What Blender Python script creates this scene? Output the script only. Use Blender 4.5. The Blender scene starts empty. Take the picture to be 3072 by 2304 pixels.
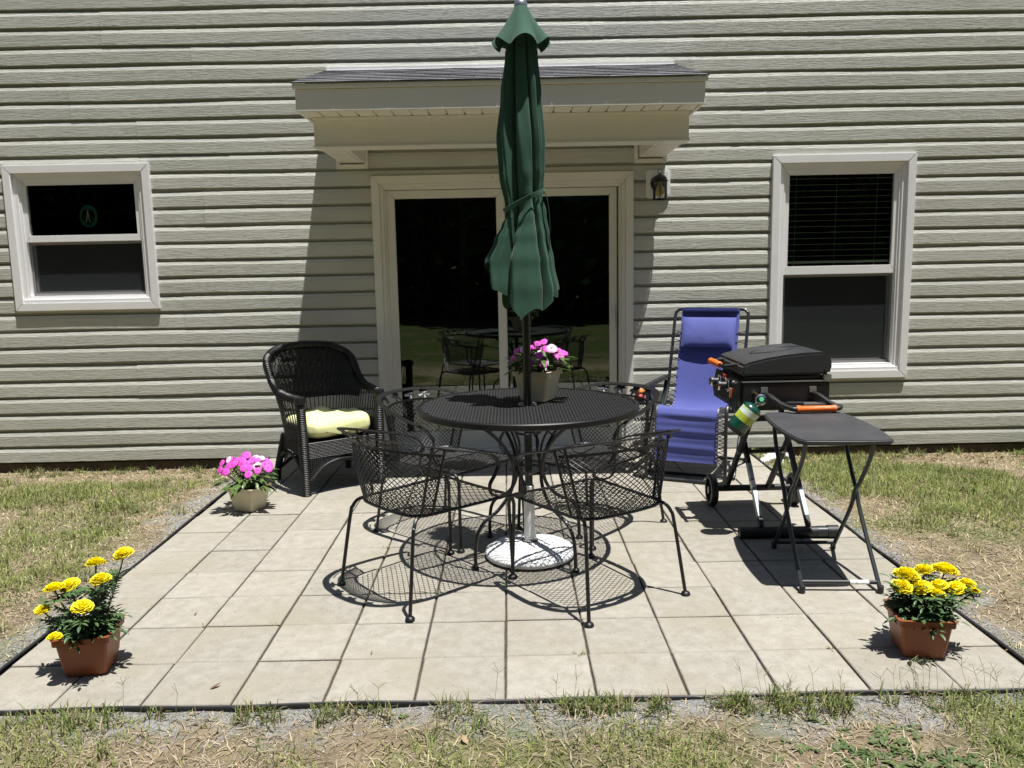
import bpy, bmesh, math, random
import numpy as np
from mathutils import Vector, Matrix
R = math.radians
random.seed(7); rng = np.random.default_rng(7)
S = bpy.context.scene
COL = S.collection

# ------------------------------------------------------------------ camera
CAM = Vector((0.0330615, -2.5331121, 1.4183628))
_y, _p, _r = R(0.189927), R(8.1332672), R(-1.1336294)
_f = Vector((math.sin(_y)*math.cos(_p), math.cos(_y)*math.cos(_p), -math.sin(_p)))
_rt = Vector((math.cos(_y), -math.sin(_y), 0)); _up = _rt.cross(_f)
_rt, _up = math.cos(_r)*_rt + math.sin(_r)*_up, -math.sin(_r)*_rt + math.cos(_r)*_up
cd = bpy.data.cameras.new('camera'); cam = bpy.data.objects.new('camera', cd); COL.objects.link(cam)
cd.sensor_width = 36; cd.lens = 2444.0969/3072*36; cd.clip_end = 500; cd.clip_start = .05
cam.matrix_world = Matrix(((_rt.x, _up.x, -_f.x, CAM.x), (_rt.y, _up.y, -_f.y, CAM.y), (_rt.z, _up.z, -_f.z, CAM.z), (0, 0, 0, 1)))
S.camera = cam
# ------------------------------------------------------------------ sky, sun, exposure
SUN = Vector((-.17, .153, -1)).normalized()
w = bpy.data.worlds.new('World'); S.world = w; w.use_nodes = True
nt = w.node_tree; bg = nt.nodes['Background']; sk = nt.nodes.new('ShaderNodeTexSky')
sk.sky_type = 'NISHITA'; sk.sun_disc = False
sk.sun_elevation = math.asin(-SUN.z); sk.sun_rotation = math.atan2(-SUN.x, -SUN.y)
nt.links.new(sk.outputs[0], bg.inputs[0]); bg.inputs[1].default_value = .05
sl = bpy.data.lights.new('sun', 'SUN'); sl.energy = 5.0; sl.angle = R(.53); sl.color = (1, .97, .915)
so = bpy.data.objects.new('sun', sl); COL.objects.link(so); so.rotation_euler = SUN.to_track_quat('-Z', 'Y').to_euler()
so.location = (4, -4, 12)
S.view_settings.view_transform = 'Standard'; S.view_settings.look = 'None'; S.view_settings.gamma = 1
S.view_settings.exposure = 0.62
S.cycles.max_bounces = 8; S.cycles.transparent_max_bounces = 16; S.cycles.caustics_reflective = False; S.cycles.caustics_refractive = False

# ------------------------------------------------------------------ materials
MATS = {}
def M(name, col=(.5, .5, .5), rough=.5, metal=0, spec=.5, var=None, bump=None, coat=0, sheen=0, rnd=0, sss=0, stretch=(1, 1, 1)):
    """var=(scale, second colour, lo, hi) mottles the colour; bump=(scale, strength, distance); rnd varies it from piece to piece"""
    if name in MATS: return MATS[name]
    m = bpy.data.materials.new(name); m.use_nodes = True; t = m.node_tree; N = t.nodes; L = t.links
    b = N['Principled BSDF']; b.inputs['Base Color'].default_value = (*col, 1); b.inputs['Roughness'].default_value = rough
    b.inputs['Metallic'].default_value = metal; b.inputs['Specular IOR Level'].default_value = spec
    if coat: b.inputs['Coat Weight'].default_value = coat
    if sheen: b.inputs['Sheen Weight'].default_value = sheen
    if sss: b.inputs['Transmission Weight'].default_value = 0
    tc = N.new('ShaderNodeTexCoord'); mp = N.new('ShaderNodeMapping'); mp.inputs['Scale'].default_value = stretch
    L.new(tc.outputs['Object'], mp.inputs[0])
    vec = mp.outputs[0]
    if rnd or var:
        oi = N.new('ShaderNodeObjectInfo'); ad = N.new('ShaderNodeVectorMath'); ad.operation = 'ADD'
        ml = N.new('ShaderNodeVectorMath'); ml.operation = 'SCALE'; ml.inputs[3].default_value = 37.0
        cb = N.new('ShaderNodeCombineXYZ'); L.new(oi.outputs['Random'], cb.inputs[0]); L.new(oi.outputs['Random'], cb.inputs[1])
        L.new(cb.outputs[0], ml.inputs[0]); L.new(vec, ad.inputs[0]); L.new(ml.outputs[0], ad.inputs[1]); vec = ad.outputs[0]
    cur = None
    if var:
        n = N.new('ShaderNodeTexNoise'); n.inputs['Scale'].default_value = var[0]; n.inputs['Detail'].default_value = 6; n.inputs['Roughness'].default_value = .62
        L.new(vec, n.inputs[0]); mr = N.new('ShaderNodeMapRange'); mr.inputs[1].default_value = var[2]; mr.inputs[2].default_value = var[3]
        L.new(n.outputs[0], mr.inputs[0]); mx = N.new('ShaderNodeMix'); mx.data_type = 'RGBA'
        mx.inputs[6].default_value = (*col, 1); mx.inputs[7].default_value = (*var[1], 1); L.new(mr.outputs[0], mx.inputs[0]); cur = mx.outputs[2]
    if rnd:
        hs = N.new('ShaderNodeHueSaturation'); mr2 = N.new('ShaderNodeMapRange'); mr2.inputs[3].default_value = 1-rnd; mr2.inputs[4].default_value = 1+rnd
        L.new(oi.outputs['Random'], mr2.inputs[0]); L.new(mr2.outputs[0], hs.inputs['Value'])
        if cur: L.new(cur, hs.inputs['Color'])
        else: hs.inputs['Color'].default_value = (*col, 1)
        cur = hs.outputs[0]
    if cur: L.new(cur, b.inputs['Base Color'])
    if bump:
        n2 = N.new('ShaderNodeTexNoise'); n2.inputs['Scale'].default_value = bump[0]; n2.inputs['Detail'].default_value = 5; L.new(vec, n2.inputs[0])
        bp = N.new('ShaderNodeBump'); bp.inputs['Strength'].default_value = bump[1]; bp.inputs['Distance'].default_value = bump[2]
        L.new(n2.outputs[0], bp.inputs['Height']); L.new(bp.outputs[0], b.inputs['Normal'])
    MATS[name] = m; return m

M('iron', (.007, .007, .008), .42, 0, .5, bump=(300, .15, .0006))
M('siding', (.560, .565, .515), .48, 0, .35, var=(2.2, (.520, .525, .472), .35, .7), rnd=.05)
M('vinyl_white', (.88, .88, .89), .34, 0, .5, var=(5, (.83, .83, .83), .4, .75))
M('almond', (.80, .79, .715), .42, 0, .4, var=(3, (.76, .75, .675), .4, .75))
M('soffit', (.80, .78, .70), .5, var=(5, (.74, .72, .63), .4, .7))
M('dark_gap', (.02, .02, .02), .8)
M('shingle', (.085, .088, .10), .9, var=(60, (.19, .19, .20), .4, .7), bump=(220, .6, .004), rnd=.25)
M('foundation', (.10, .075, .05), .9, var=(9, (.055, .042, .03), .35, .7), bump=(40, .5, .01))
M('room', (.16, .15, .14), .9)
M('blind', (.85, .87, .84), .5)
M('screen_frame', (.24, .23, .23), .5, .3)
M('lantern_black', (.008, .008, .010), .3)
M('paver', (.335, .316, .276), .88, 0, .25, var=(18, (.272, .254, .216), .36, .64), bump=(150, .5, .003), rnd=.08)
M('joint', (.045, .037, .028), .95, var=(60, (.10, .08, .058), .45, .68), bump=(120, .8, .006))
M('edging', (.022, .022, .026), .45, bump=(30, .3, .003))
M('umbrella', (.036, .095, .064), .82, 0, .2, sheen=.12, var=(9, (.028, .076, .050), .4, .7), bump=(700, .18, .0006))
M('pole', (.008, .014, .013), .3)
M('resin_white', (.80, .81, .82), .55, bump=(60, .25, .004))
M('white_paint', (.78, .78, .78), .4)
M('wicker', (.007, .007, .007), .40, 0, .55, bump=(240, .5, .003))
M('cushion', (.74, .755, .37), .85, sheen=.2, bump=(40, .2, .006))
M('blue_fabric', (.080, .098, .34), .75, 0, .3, sheen=.22, var=(4, (.068, .082, .29), .4, .7), bump=(500, .12, .0008))
M('tube_dark', (.02, .024, .026), .33)
M('plastic_black', (.012, .012, .013), .5)
M('cord', (.02, .02, .03), .6)
M('eyelet', (.6, .6, .62), .3, .9)
M('terracotta', (.255, .078, .026), .46, 0, .4, var=(8, (.215, .066, .024), .4, .7))
M('cream_pot', (.66, .60, .42), .45, var=(8, (.60, .54, .37), .4, .7))
M('soil', (.018, .013, .010), .95, bump=(90, 1, .02))
M('marigold', (.95, .83, .015), .7, rnd=.07, sheen=.1)
M('impatiens', (.64, .075, .48), .65, rnd=.22)
M('impatiens_pale', (.80, .50, .74), .65, rnd=.1)
M('flower_eye', (.45, .015, .12), .6)
M('leaf_marigold', (.070, .135, .045), .5, var=(22, (.045, .092, .028), .4, .65))
M('leaf_impatiens', (.085, .150, .032), .40, var=(20, (.055, .105, .022), .4, .62))
M('stem', (.10, .13, .05), .6)
M('hood', (.030, .032, .036), .40, 0, .5, bump=(500, .12, .0008))
M('grill_body', (.010, .010, .011), .4)
M('orange', (.78, .16, .022), .45, bump=(120, .5, .003))
M('chrome', (.62, .62, .62), .22, 1)
M('steel', (.42, .43, .45), .35, .85)
M('sticker_silver', (.30, .36, .38), .35, .3, var=(30, (.50, .55, .57), .4, .6))
M('white_sticker', (.78, .78, .76), .5, var=(50, (.45, .47, .5), .5, .62))
M('bottle_green', (.006, .060, .038), .25, coat=.4)
M('bottle_label', (.62, .72, .66), .35, var=(9, (.48, .54, .06), .45, .56))
M('bottle_label_yellow', (.44, .50, .05), .35, var=(26, (.18, .33, .06), .45, .62))
M('brass', (.5, .36, .12), .3, 1)
M('tray_top', (.040, .041, .046), .55, 0, .45, var=(6, (.058, .058, .062), .4, .7), bump=(400, .2, .0008))
M('text_grey', (.09, .09, .09), .5)
M('red_mark', (.45, .04, .03), .5)
M('gator_white', (.72, .68, .70), .8, var=(24, (.45, .42, .40), .5, .72), bump=(60, 1, .012))
M('orange_deco', (.70, .28, .08), .6); M('red_deco', (.42, .03, .05), .5)
M('glass_blue', (.10, .36, .60), .3); M('glass_green', (.10, .58, .30), .3); M('glass_pale', (.8, .9, .88), .3); M('glass_navy', (.03, .08, .40), .3)
M('bark', (.075, .055, .04), .9, bump=(12, 1, .05))
M('stone', (.30, .30, .29), .9, rnd=.3); M('dead_leaf', (.20, .10, .05), .8, rnd=.4)
M('clover', (.055, .095, .024), .6, var=(14, (.10, .13, .04), .4, .65))

def grain(m):           # embossed wood grain of the vinyl siding
    t = m.node_tree; N = t.nodes; L = t.links; b = N['Principled BSDF']
    tc = N.new('ShaderNodeTexCoord'); oi = N.new('ShaderNodeObjectInfo')
    cb = N.new('ShaderNodeCombineXYZ'); mu = N.new('ShaderNodeMath'); mu.operation = 'MULTIPLY'; mu.inputs[1].default_value = 53
    L.new(oi.outputs['Random'], mu.inputs[0]); L.new(mu.outputs[0], cb.inputs[0]); L.new(mu.outputs[0], cb.inputs[2])
    ad = N.new('ShaderNodeVectorMath'); L.new(tc.outputs['Object'], ad.inputs[0]); L.new(cb.outputs[0], ad.inputs[1])
    mp = N.new('ShaderNodeMapping'); mp.inputs['Scale'].default_value = (8, 1, 150); L.new(ad.outputs[0], mp.inputs[0])
    n = N.new('ShaderNodeTexNoise'); n.inputs['Scale'].default_value = 1; n.inputs['Detail'].default_value = 3; n.inputs['Distortion'].default_value = 1.1
    L.new(mp.outputs[0], n.inputs[0])
    rmp = N.new('ShaderNodeMapRange'); rmp.inputs[1].default_value = .42; rmp.inputs[2].default_value = .56; L.new(n.outputs[0], rmp.inputs[0])
    bp = N.new('ShaderNodeBump'); bp.inputs['Strength'].default_value = .55; bp.inputs['Distance'].default_value = .0019
    L.new(rmp.outputs[0], bp.inputs['Height']); L.new(bp.outputs[0], b.inputs['Normal'])
grain(MATS['siding'])
def stains(m, c1, c2):
    t = m.node_tree; N = t.nodes; L = t.links; b = N['Principled BSDF']; src = b.inputs['Base Color'].links[0].from_socket
    g = N.new('ShaderNodeNewGeometry'); cur = src
    for sc_n, lo, hi, col in ((2.6, .47, .68, c1), (230, .64, .72, c2), (46, .66, .74, c2)):
        n = N.new('ShaderNodeTexNoise'); n.inputs['Scale'].default_value = sc_n; n.inputs['Detail'].default_value = 5 if sc_n < 100 else 1; L.new(g.outputs['Position'], n.inputs[0])
        mr = N.new('ShaderNodeMapRange'); mr.inputs[1].default_value = lo; mr.inputs[2].default_value = hi; mr.inputs[4].default_value = .75; L.new(n.outputs[0], mr.inputs[0])
        mx = N.new('ShaderNodeMix'); mx.data_type = 'RGBA'; L.new(mr.outputs[0], mx.inputs[0]); L.new(cur, mx.inputs[6]); mx.inputs[7].default_value = (*col, 1); cur = mx.outputs[2]
    L.new(cur, b.inputs['Base Color'])
stains(MATS['paver'], (.275, .255, .195), (.16, .14, .11))

def glass_mat(name, tint=(.86, .93, .90), ior=1.55, boost=1.6):
    m = bpy.data.materials.new(name); m.use_nodes = True; t = m.node_tree; N = t.nodes; L = t.links; N.clear()
    o = N.new('ShaderNodeOutputMaterial'); mx = N.new('ShaderNodeMixShader'); tr = N.new('ShaderNodeBsdfTransparent'); gl = N.new('ShaderNodeBsdfGlossy')
    fr = N.new('ShaderNodeFresnel'); fr.inputs[0].default_value = ior; mu = N.new('ShaderNodeMath'); mu.operation = 'MULTIPLY'; mu.inputs[1].default_value = boost; mu.use_clamp = True
    tr.inputs[0].default_value = (*tint, 1); gl.inputs['Roughness'].default_value = 0.004; gl.inputs[0].default_value = (.9, .95, .92, 1)
    L.new(fr.outputs[0], mu.inputs[0]); L.new(mu.outputs[0], mx.inputs[0]); L.new(tr.outputs[0], mx.inputs[1]); L.new(gl.outputs[0], mx.inputs[2]); L.new(mx.outputs[0], o.inputs[0])
    MATS[name] = m
glass_mat('glass', boost=1.7); glass_mat('lamp_glass', (.97, .97, .95), 1.45, 1.0)

def screen_mat(name, c, a):
    m = bpy.data.materials.new(name); m.use_nodes = True; t = m.node_tree; N = t.nodes; L = t.links; N.clear()
    o = N.new('ShaderNodeOutputMaterial'); mx = N.new('ShaderNodeMixShader'); tr = N.new('ShaderNodeBsdfTransparent'); df = N.new('ShaderNodeBsdfDiffuse')
    df.inputs[0].default_value = (*c, 1); mx.inputs[0].default_value = a
    L.new(tr.outputs[0], mx.inputs[1]); L.new(df.outputs[0], mx.inputs[2]); L.new(mx.outputs[0], o.inputs[0]); MATS[name] = m
screen_mat('insect_screen', (.045, .05, .052), .62)

def vcol_mat(name, rough=.7, trans=.25):
    m = bpy.data.materials.new(name); m.use_nodes = True; t = m.node_tree; N = t.nodes; L = t.links
    b = N['Principled BSDF']; b.inputs['Roughness'].default_value = rough; b.inputs['Specular IOR Level'].default_value = .3
    a = N.new('ShaderNodeVertexColor'); a.layer_name = 'Col'; L.new(a.outputs[0], b.inputs['Base Color'])
    if trans:
        tl = N.new('ShaderNodeBsdfTranslucent'); L.new(a.outputs[0], tl.inputs[0]); mx = N.new('ShaderNodeMixShader'); mx.inputs[0].default_value = trans
        o = N['Material Output']; L.new(b.outputs[0], mx.inputs[1]); L.new(tl.outputs[0], mx.inputs[2]); L.new(mx.outputs[0], o.inputs[0])
    MATS[name] = m
vcol_mat('grass'); vcol_mat('foliage_mass', .6, .2)

# ------------------------------------------------------------------ mesh helpers
class MB:
    def __init__(s): s.v = []; s.f = []
    def add(s, vs, fs, mat=None):
        n = len(s.v)
        if mat is not None: vs = [mat @ Vector(v) for v in vs]
        s.v += [tuple(v) for v in vs]; s.f += [tuple(i+n for i in f) for f in fs]; return s
    def box(s, x0, x1, y0, y1, z0, z1, mat=None):
        return s.add([(x0, y0, z0), (x1, y0, z0), (x1, y1, z0), (x0, y1, z0), (x0, y0, z1), (x1, y0, z1), (x1, y1, z1), (x0, y1, z1)],
                     [(3, 2, 1, 0), (4, 5, 6, 7), (0, 1, 5, 4), (1, 2, 6, 5), (2, 3, 7, 6), (3, 0, 4, 7)], mat)
    def prism(s, poly, a, b, axis='z', mat=None):
        n = len(poly)
        def P(p, h): return {'z': (p[0], p[1], h), 'y': (p[0], h, p[1]), 'x': (h, p[0], p[1])}[axis]
        vs = [P(p, a) for p in poly] + [P(p, b) for p in poly]
        fs = [tuple(range(n-1, -1, -1)), tuple(range(n, 2*n))] + [(i, (i+1) % n, n+(i+1) % n, n+i) for i in range(n)]
        return s.add(vs, fs, mat)
    def tube(s, pts, r, n=8, closed=False, sec=None, up=None, cap=True, mat=None):
        """sec=(w,h) makes a flat band; r may be a list"""
        pts = [Vector(p) for p in pts]; m = len(pts)
        tan = []
        for i in range(m):
            a = pts[(i-1) % m] if (closed or i > 0) else pts[i]; b = pts[(i+1) % m] if (closed or i < m-1) else pts[i]
            d = b-a; tan.append(d.normalized() if d.length > 1e-9 else Vector((0, 0, 1)))
        u = Vector(up) if up else (Vector((0, 0, 1)) if abs(tan[0].z) < .9 else Vector((1, 0, 0)))
        vs = []
        for i in range(m):
            u = u - tan[i]*u.dot(tan[i])
            u = u.normalized() if u.length > 1e-6 else tan[i].orthogonal().normalized()
            sd = tan[i].cross(u)
            rr = r[i] if isinstance(r, (list, tuple)) else r
            if sec:
                se = sec[i] if isinstance(sec, list) else sec
                cs = [(-se[0]/2, -se[1]/2), (se[0]/2, -se[1]/2), (se[0]/2, se[1]/2), (-se[0]/2, se[1]/2)]
            else: cs = [(rr*math.cos(2*math.pi*k/n), rr*math.sin(2*math.pi*k/n)) for k in range(n)]
            vs += [pts[i] + sd*c[0] + u*c[1] for c in cs]
        k = len(cs); fs = []
        for i in range(m if closed else m-1):
            for j in range(k):
                a = i*k; b = ((i+1) % m)*k; fs.append((a+j, a+(j+1) % k, b+(j+1) % k, b+j))
        if cap and not closed: fs += [tuple(range(k-1, -1, -1)), tuple(range((m-1)*k, m*k))]
        return s.add(vs, fs, mat)
    def lathe(s, prof, n=24, mat=None, cap=True):
        vs = [(r*math.cos(2*math.pi*j/n), r*math.sin(2*math.pi*j/n), z) for r, z in prof for j in range(n)]
        fs = [(i*n+j, i*n+(j+1) % n, (i+1)*n+(j+1) % n, (i+1)*n+j) for i in range(len(prof)-1) for j in range(n)]
        if cap: fs += [tuple(range(n-1, -1, -1)), tuple(range((len(prof)-1)*n, len(prof)*n))]
        return s.add(vs, fs, mat)
    def grid(s, P, closed_u=False):
        a = len(P); b = len(P[0])
        return s.add([p for row in P for p in row], [(i*b+j, i*b+(j+1) % b, (i+1)*b+(j+1) % b, (i+1)*b+j) for i in range(a-1) for j in range(b if closed_u else b-1)])
    def build(s, name, mat, parent=None, smooth=False, bevel=0, seg=2, angle=35):
        me = bpy.data.meshes.new(name); me.from_pydata([tuple(v) for v in s.v], [], s.f)
        if bevel:
            bm = bmesh.new(); bm.from_mesh(me); bmesh.ops.remove_doubles(bm, verts=bm.verts, dist=1e-6)
            es = [e for e in bm.edges if len(e.link_faces) == 2 and e.calc_face_angle(0) > .5]
            bmesh.ops.bevel(bm, geom=es, offset=bevel, segments=seg, affect='EDGES', clamp_overlap=True); bm.to_mesh(me); bm.free()
        if smooth or bevel:
            me.polygons.foreach_set('use_smooth', [True]*len(me.polygons)); me.set_sharp_from_angle(angle=R(angle))
        me.materials.append(MATS[mat])
        o = bpy.data.objects.new(name, me); COL.objects.link(o)
        if parent: o.parent = parent
        return o

def spline(pts, k=8, closed=False):
    P = [Vector(p) for p in pts]; n = len(P); out = []
    for i in range(n if closed else n-1):
        p0 = P[(i-1) % n] if (closed or i) else P[0]*2-P[1]; p1 = P[i]; p2 = P[(i+1) % n]
        p3 = P[(i+2) % n] if (closed or i < n-2) else P[-1]*2-P[-2]
        for j in range(k):
            t = j/k; out.append(.5*((2*p1)+(p2-p0)*t+(2*p0-5*p1+4*p2-p3)*t*t+(3*p1-p0-3*p2+p3)*t**3))
    if not closed: out.append(P[-1])
    return out
def mir(pts): return [(p[0], -p[1], p[2]) for p in pts]
def tag(o, label=None, cat=None, group=None, kind=None):
    if label: o['label'] = label
    if cat: o['category'] = cat
    if group: o['group'] = group
    if kind: o['kind'] = kind
    return o
def thing(name, label, cat, loc=(0, 0, 0), rz=0, group=None):
    o = bpy.data.objects.new(name, None); COL.objects.link(o); o.location = loc; o.rotation_euler = (0, 0, R(rz)); o.empty_display_size = .1
    return tag(o, label, cat, group)
def child_empty(name, parent):
    o = bpy.data.objects.new(name, None); COL.objects.link(o); o.parent = parent; o.empty_display_size = .05; return o
def copy_tree(o, parent=None):
    c = o.copy(); COL.objects.link(c); c.parent = parent
    for ch in list(o.children): copy_tree(ch, c)
    return c
def lattice(mb, inside, mp, ax, bx, pa, pb, r, step, n=3):
    """expanded-metal diamonds: two families of strands over a parameter rectangle"""
    A0, A1 = ax; B0, B1 = bx
    for sg in (1, -1):
        k = pa/pb; span = (B1-B0)*k
        c = A0-span
        while c < A1+span:
            run = []; m = max(2, int((B1-B0)/step)+1)
            for i in range(m+1):
                b = B0+(B1-B0)*i/m; a = c + sg*(b-B0)*k
                if A0 <= a <= A1 and inside(a, b): run.append(mp(a, b))
                else:
                    if len(run) > 1: mb.tube(run, r, n, cap=False)
                    run = []
            if len(run) > 1: mb.tube(run, r, n, cap=False)
            c += pa
def vnoise(x, y, seed=0):
    x = np.asarray(x, float); y = np.asarray(y, float); xi = np.floor(x).astype(int); yi = np.floor(y).astype(int); fx = x-xi; fy = y-yi
    def h(a, b): v = np.sin(a*127.1+b*311.7+seed*74.7)*43758.5453; return v-np.floor(v)
    fx = fx*fx*(3-2*fx); fy = fy*fy*(3-2*fy)
    return (h(xi, yi)*(1-fx)+h(xi+1, yi)*fx)*(1-fy)+(h(xi, yi+1)*(1-fx)+h(xi+1, yi+1)*fx)*fy
def fbm(x, y, seed=0, o=4): return sum(vnoise(x*2**i, y*2**i, seed+i)*.5**i for i in range(o))/sum(.5**i for i in range(o))

# ================================================================== SETTING: ground, patio
PV = .305; X0 = -6*PV; X1 = 6*PV; YB = 3.635; YW = 3.632
def gz(x, y):
    x = np.asarray(x, float); y = np.asarray(y, float)
    z = -.022 + .022*(fbm(x*1.3+9, y*1.3, 3)-.5) + .020*(fbm(x*7, y*7, 5, 3)-.5)
    z = z - .052*np.clip((y-2.7)/.9, 0, 1)*np.clip((np.abs(x)-1.83)/.25, 0, 1)
    z = z + .015*np.exp(-np.clip(np.maximum(np.abs(x)-1.83, -y), 0, 9)/.12)
    ins = (x > X0-.012) & (x < X1+.012) & (y > -.012) & (y < 5.2)
    z = np.where(ins, -.055, z)
    far = np.clip((np.hypot(x, y-1)-7)/8, 0, 1)
    return z*(1-far) + far*(-.05+.35*(fbm(x*.2, y*.2, 8)-.5))
def axis(a, b, st, lo, hi):
    f = list(np.arange(a, b+1e-6, st)); c = []; s_ = st; v = b
    while v < hi: s_ *= 1.5; v += s_; c.append(v)
    d = []; s_ = st; v = a
    while v > lo: s_ *= 1.5; v -= s_; d.append(v)
    return np.array(d[::-1]+f+c)
ax = axis(-4.6, 4.6, .046, -90, 90); ay = axis(-1.4, 4.0, .046, -90, 60)
GX, GY = np.meshgrid(ax, ay); GZ = gz(GX, GY)
g = MB(); nx = len(ax); g.v = list(map(tuple, np.stack([GX, GY, GZ], -1).reshape(-1, 3)))
g.f = [(i*nx+j, i*nx+j+1, (i+1)*nx+j+1, (i+1)*nx+j) for i in range(len(ay)-1) for j in range(nx-1)]
def ground_mat():
    m = bpy.data.materials.new('ground'); m.use_nodes = True; t = m.node_tree; N = t.nodes; L = t.links; b = N['Principled BSDF']
    b.inputs['Roughness'].default_value = .95; b.inputs['Specular IOR Level'].default_value = .15
    tc = N.new('ShaderNodeTexCoord')
    def noise(sc, det=6, dist=0, st=None):
        n = N.new('ShaderNodeTexNoise'); n.inputs['Scale'].default_value = sc; n.inputs['Detail'].default_value = det; n.inputs['Distortion'].default_value = dist; n.inputs['Roughness'].default_value = .65
        L.new(tc.outputs['Object'], n.inputs[0]); return n.outputs[0]
    def mix(f, a, c, lo, hi):
        mr = N.new('ShaderNodeMapRange'); mr.inputs[1].default_value = lo; mr.inputs[2].default_value = hi; L.new(f, mr.inputs[0])
        mx = N.new('ShaderNodeMix'); mx.data_type = 'RGBA'; L.new(mr.outputs[0], mx.inputs[0])
        for k, v in ((6, a), (7, c)):
            if isinstance(v, tuple): mx.inputs[k].default_value = (*v, 1)
            else: L.new(v, mx.inputs[k])
        return mx.outputs[2]
    soil = mix(noise(9), (.14, .11, .075), (.27, .215, .145), .35, .65)
    straw = mix(noise(55, 8, 1.5), soil, (.30, .235, .135), .50, .66)
    grit = mix(noise(140, 3), (.17, .167, .158), (.33, .326, .315), .4, .6)
    # fine stone dust lies where the paving edge was bedded
    sx = N.new('ShaderNodeSeparateXYZ'); L.new(tc.outputs['Object'], sx.inputs[0])
    ab = N.new('ShaderNodeMath'); ab.operation = 'ABSOLUTE'; L.new(sx.outputs[0], ab.inputs[0])
    dx = N.new('ShaderNodeMath'); dx.operation = 'SUBTRACT'; dx.inputs[1].default_value = 1.83; L.new(ab.outputs[0], dx.inputs[0])
    dy = N.new('ShaderNodeMath'); dy.operation = 'MULTIPLY'; dy.inputs[1].default_value = -1.; L.new(sx.outputs[1], dy.inputs[0])
    mxx = N.new('ShaderNodeMath'); mxx.operation = 'MAXIMUM'; L.new(dx.outputs[0], mxx.inputs[0]); L.new(dy.outputs[0], mxx.inputs[1])
    sc = N.new('ShaderNodeMath'); sc.operation = 'MULTIPLY_ADD'; sc.inputs[1].default_value = -1.0; sc.inputs[2].default_value = .27; L.new(mxx.outputs[0], sc.inputs[0])
    ns = N.new('ShaderNodeMath'); ns.operation = 'ADD'; L.new(noise(3.2), ns.inputs[0]); L.new(sc.outputs[0], ns.inputs[1])
    c = mix(ns.outputs[0], straw, grit, .56, .70)
    green = mix(noise(.9, 3), c, (.085, .12, .03), .52, .75)
    # beyond the worn strip by the house the yard is grass
    yy = N.new('ShaderNodeMath'); yy.operation = 'MULTIPLY_ADD'; yy.inputs[1].default_value = -1; yy.inputs[2].default_value = 0; L.new(sx.outputs[1], yy.inputs[0])
    yn = N.new('ShaderNodeMath'); yn.operation = 'ADD'; L.new(yy.outputs[0], yn.inputs[0])
    nn = N.new('ShaderNodeMath'); nn.operation = 'MULTIPLY'; nn.inputs[1].default_value = 2.5; L.new(noise(1.1, 4), nn.inputs[0]); L.new(nn.outputs[0], yn.inputs[1])
    lawn = mix(noise(.8, 5), mix(noise(7, 5), (.030, .048, .012), (.075, .095, .028), .35, .65), (.105, .085, .05), .50, .62)
    fin = mix(yn.outputs[0], green, lawn, 3.0, 4.2)
    L.new(fin, b.inputs['Base Color'])
    bp = N.new('ShaderNodeBump'); bp.inputs['Strength'].default_value = .9; bp.inputs['Distance'].default_value = .012; L.new(noise(85, 6, 1), bp.inputs['Height']); L.new(bp.outputs[0], b.inputs['Normal'])
    MATS['ground'] = m
ground_mat()
tag(g.build('ground', 'ground', smooth=True, angle=80), kind='structure')

patio = MB().box(X0-.004, X1+.004, -.004, YB, -.05, -.0095).build('patio', 'joint'); tag(patio, kind='structure')
def paver_mesh(seed, yshort=0):
    rr = random.Random(seed); mb = MB(); h = PV/2-.0031; e = .0035
    j = lambda a=.0012: rr.uniform(-a, a)
    hx = h-.0012; c = [(-hx+j(), -h+j()), (hx+j(), -h+j()), (hx+j(), h-yshort+j()), (-hx+j(), h-yshort+j())]
    # slightly chipped, worn arris: several points per side
    pts = []
    for k in range(4):
        a, b = c[k], c[(k+1) % 4]
        for q in range(5): t = q/5; pts.append((a[0]+(b[0]-a[0])*t+(j(.0009) if q else 0), a[1]+(b[1]-a[1])*t+(j(.0009) if q else 0)))
    n = len(pts); cx = sum(p[0] for p in pts)/n; cy = sum(p[1] for p in pts)/n
    def ins(d): return [(p[0]-d*(1 if p[0] > cx else -1)*(abs(p[0]-cx) > h*.85), p[1]-d*(1 if p[1] > cy else -1)*(abs(p[1]-cy) > h*.75)) for p in pts]
    vs = [(x, y, -.04) for x, y in pts]+[(x, y, -e) for x, y in pts]+[(x, y, 0) for x, y in ins(e)]
    fs = [tuple(range(2*n, 3*n))]+[(k*n+i, k*n+(i+1) % n, (k+1)*n+(i+1) % n, (k+1)*n+i) for k in (0, 1) for i in range(n)]
    mb.add(vs, fs); return mb
protos = [paver_mesh(k).build('paver', 'paver', patio, smooth=True, angle=30) for k in range(6)]
last = [paver_mesh(20+k, .028).build('paver', 'paver', patio, smooth=True, angle=30) for k in range(2)]
used = set()
for rr_ in range(12):
    for cc in range(12):
        src = random.choice(last if rr_ == 11 else protos)
        if src.name in used: o = src.copy(); COL.objects.link(o); o.parent = patio
        else: o = src; used.add(src.name)
        o.location = (X0+PV*(cc+.5)+random.uniform(-.0012, .0012), PV*(rr_+.5)+random.uniform(-.0012, .0012), random.uniform(-.0025, .002))
        o.rotation_euler = (random.uniform(-.004, .004), random.uniform(-.004, .004), (0 if rr_ == 11 else random.choice((0, 1))*math.pi)+random.uniform(-.004, .004))
for p in protos+last:
    if p.name not in used: bpy.data.objects.remove(p)

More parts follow.
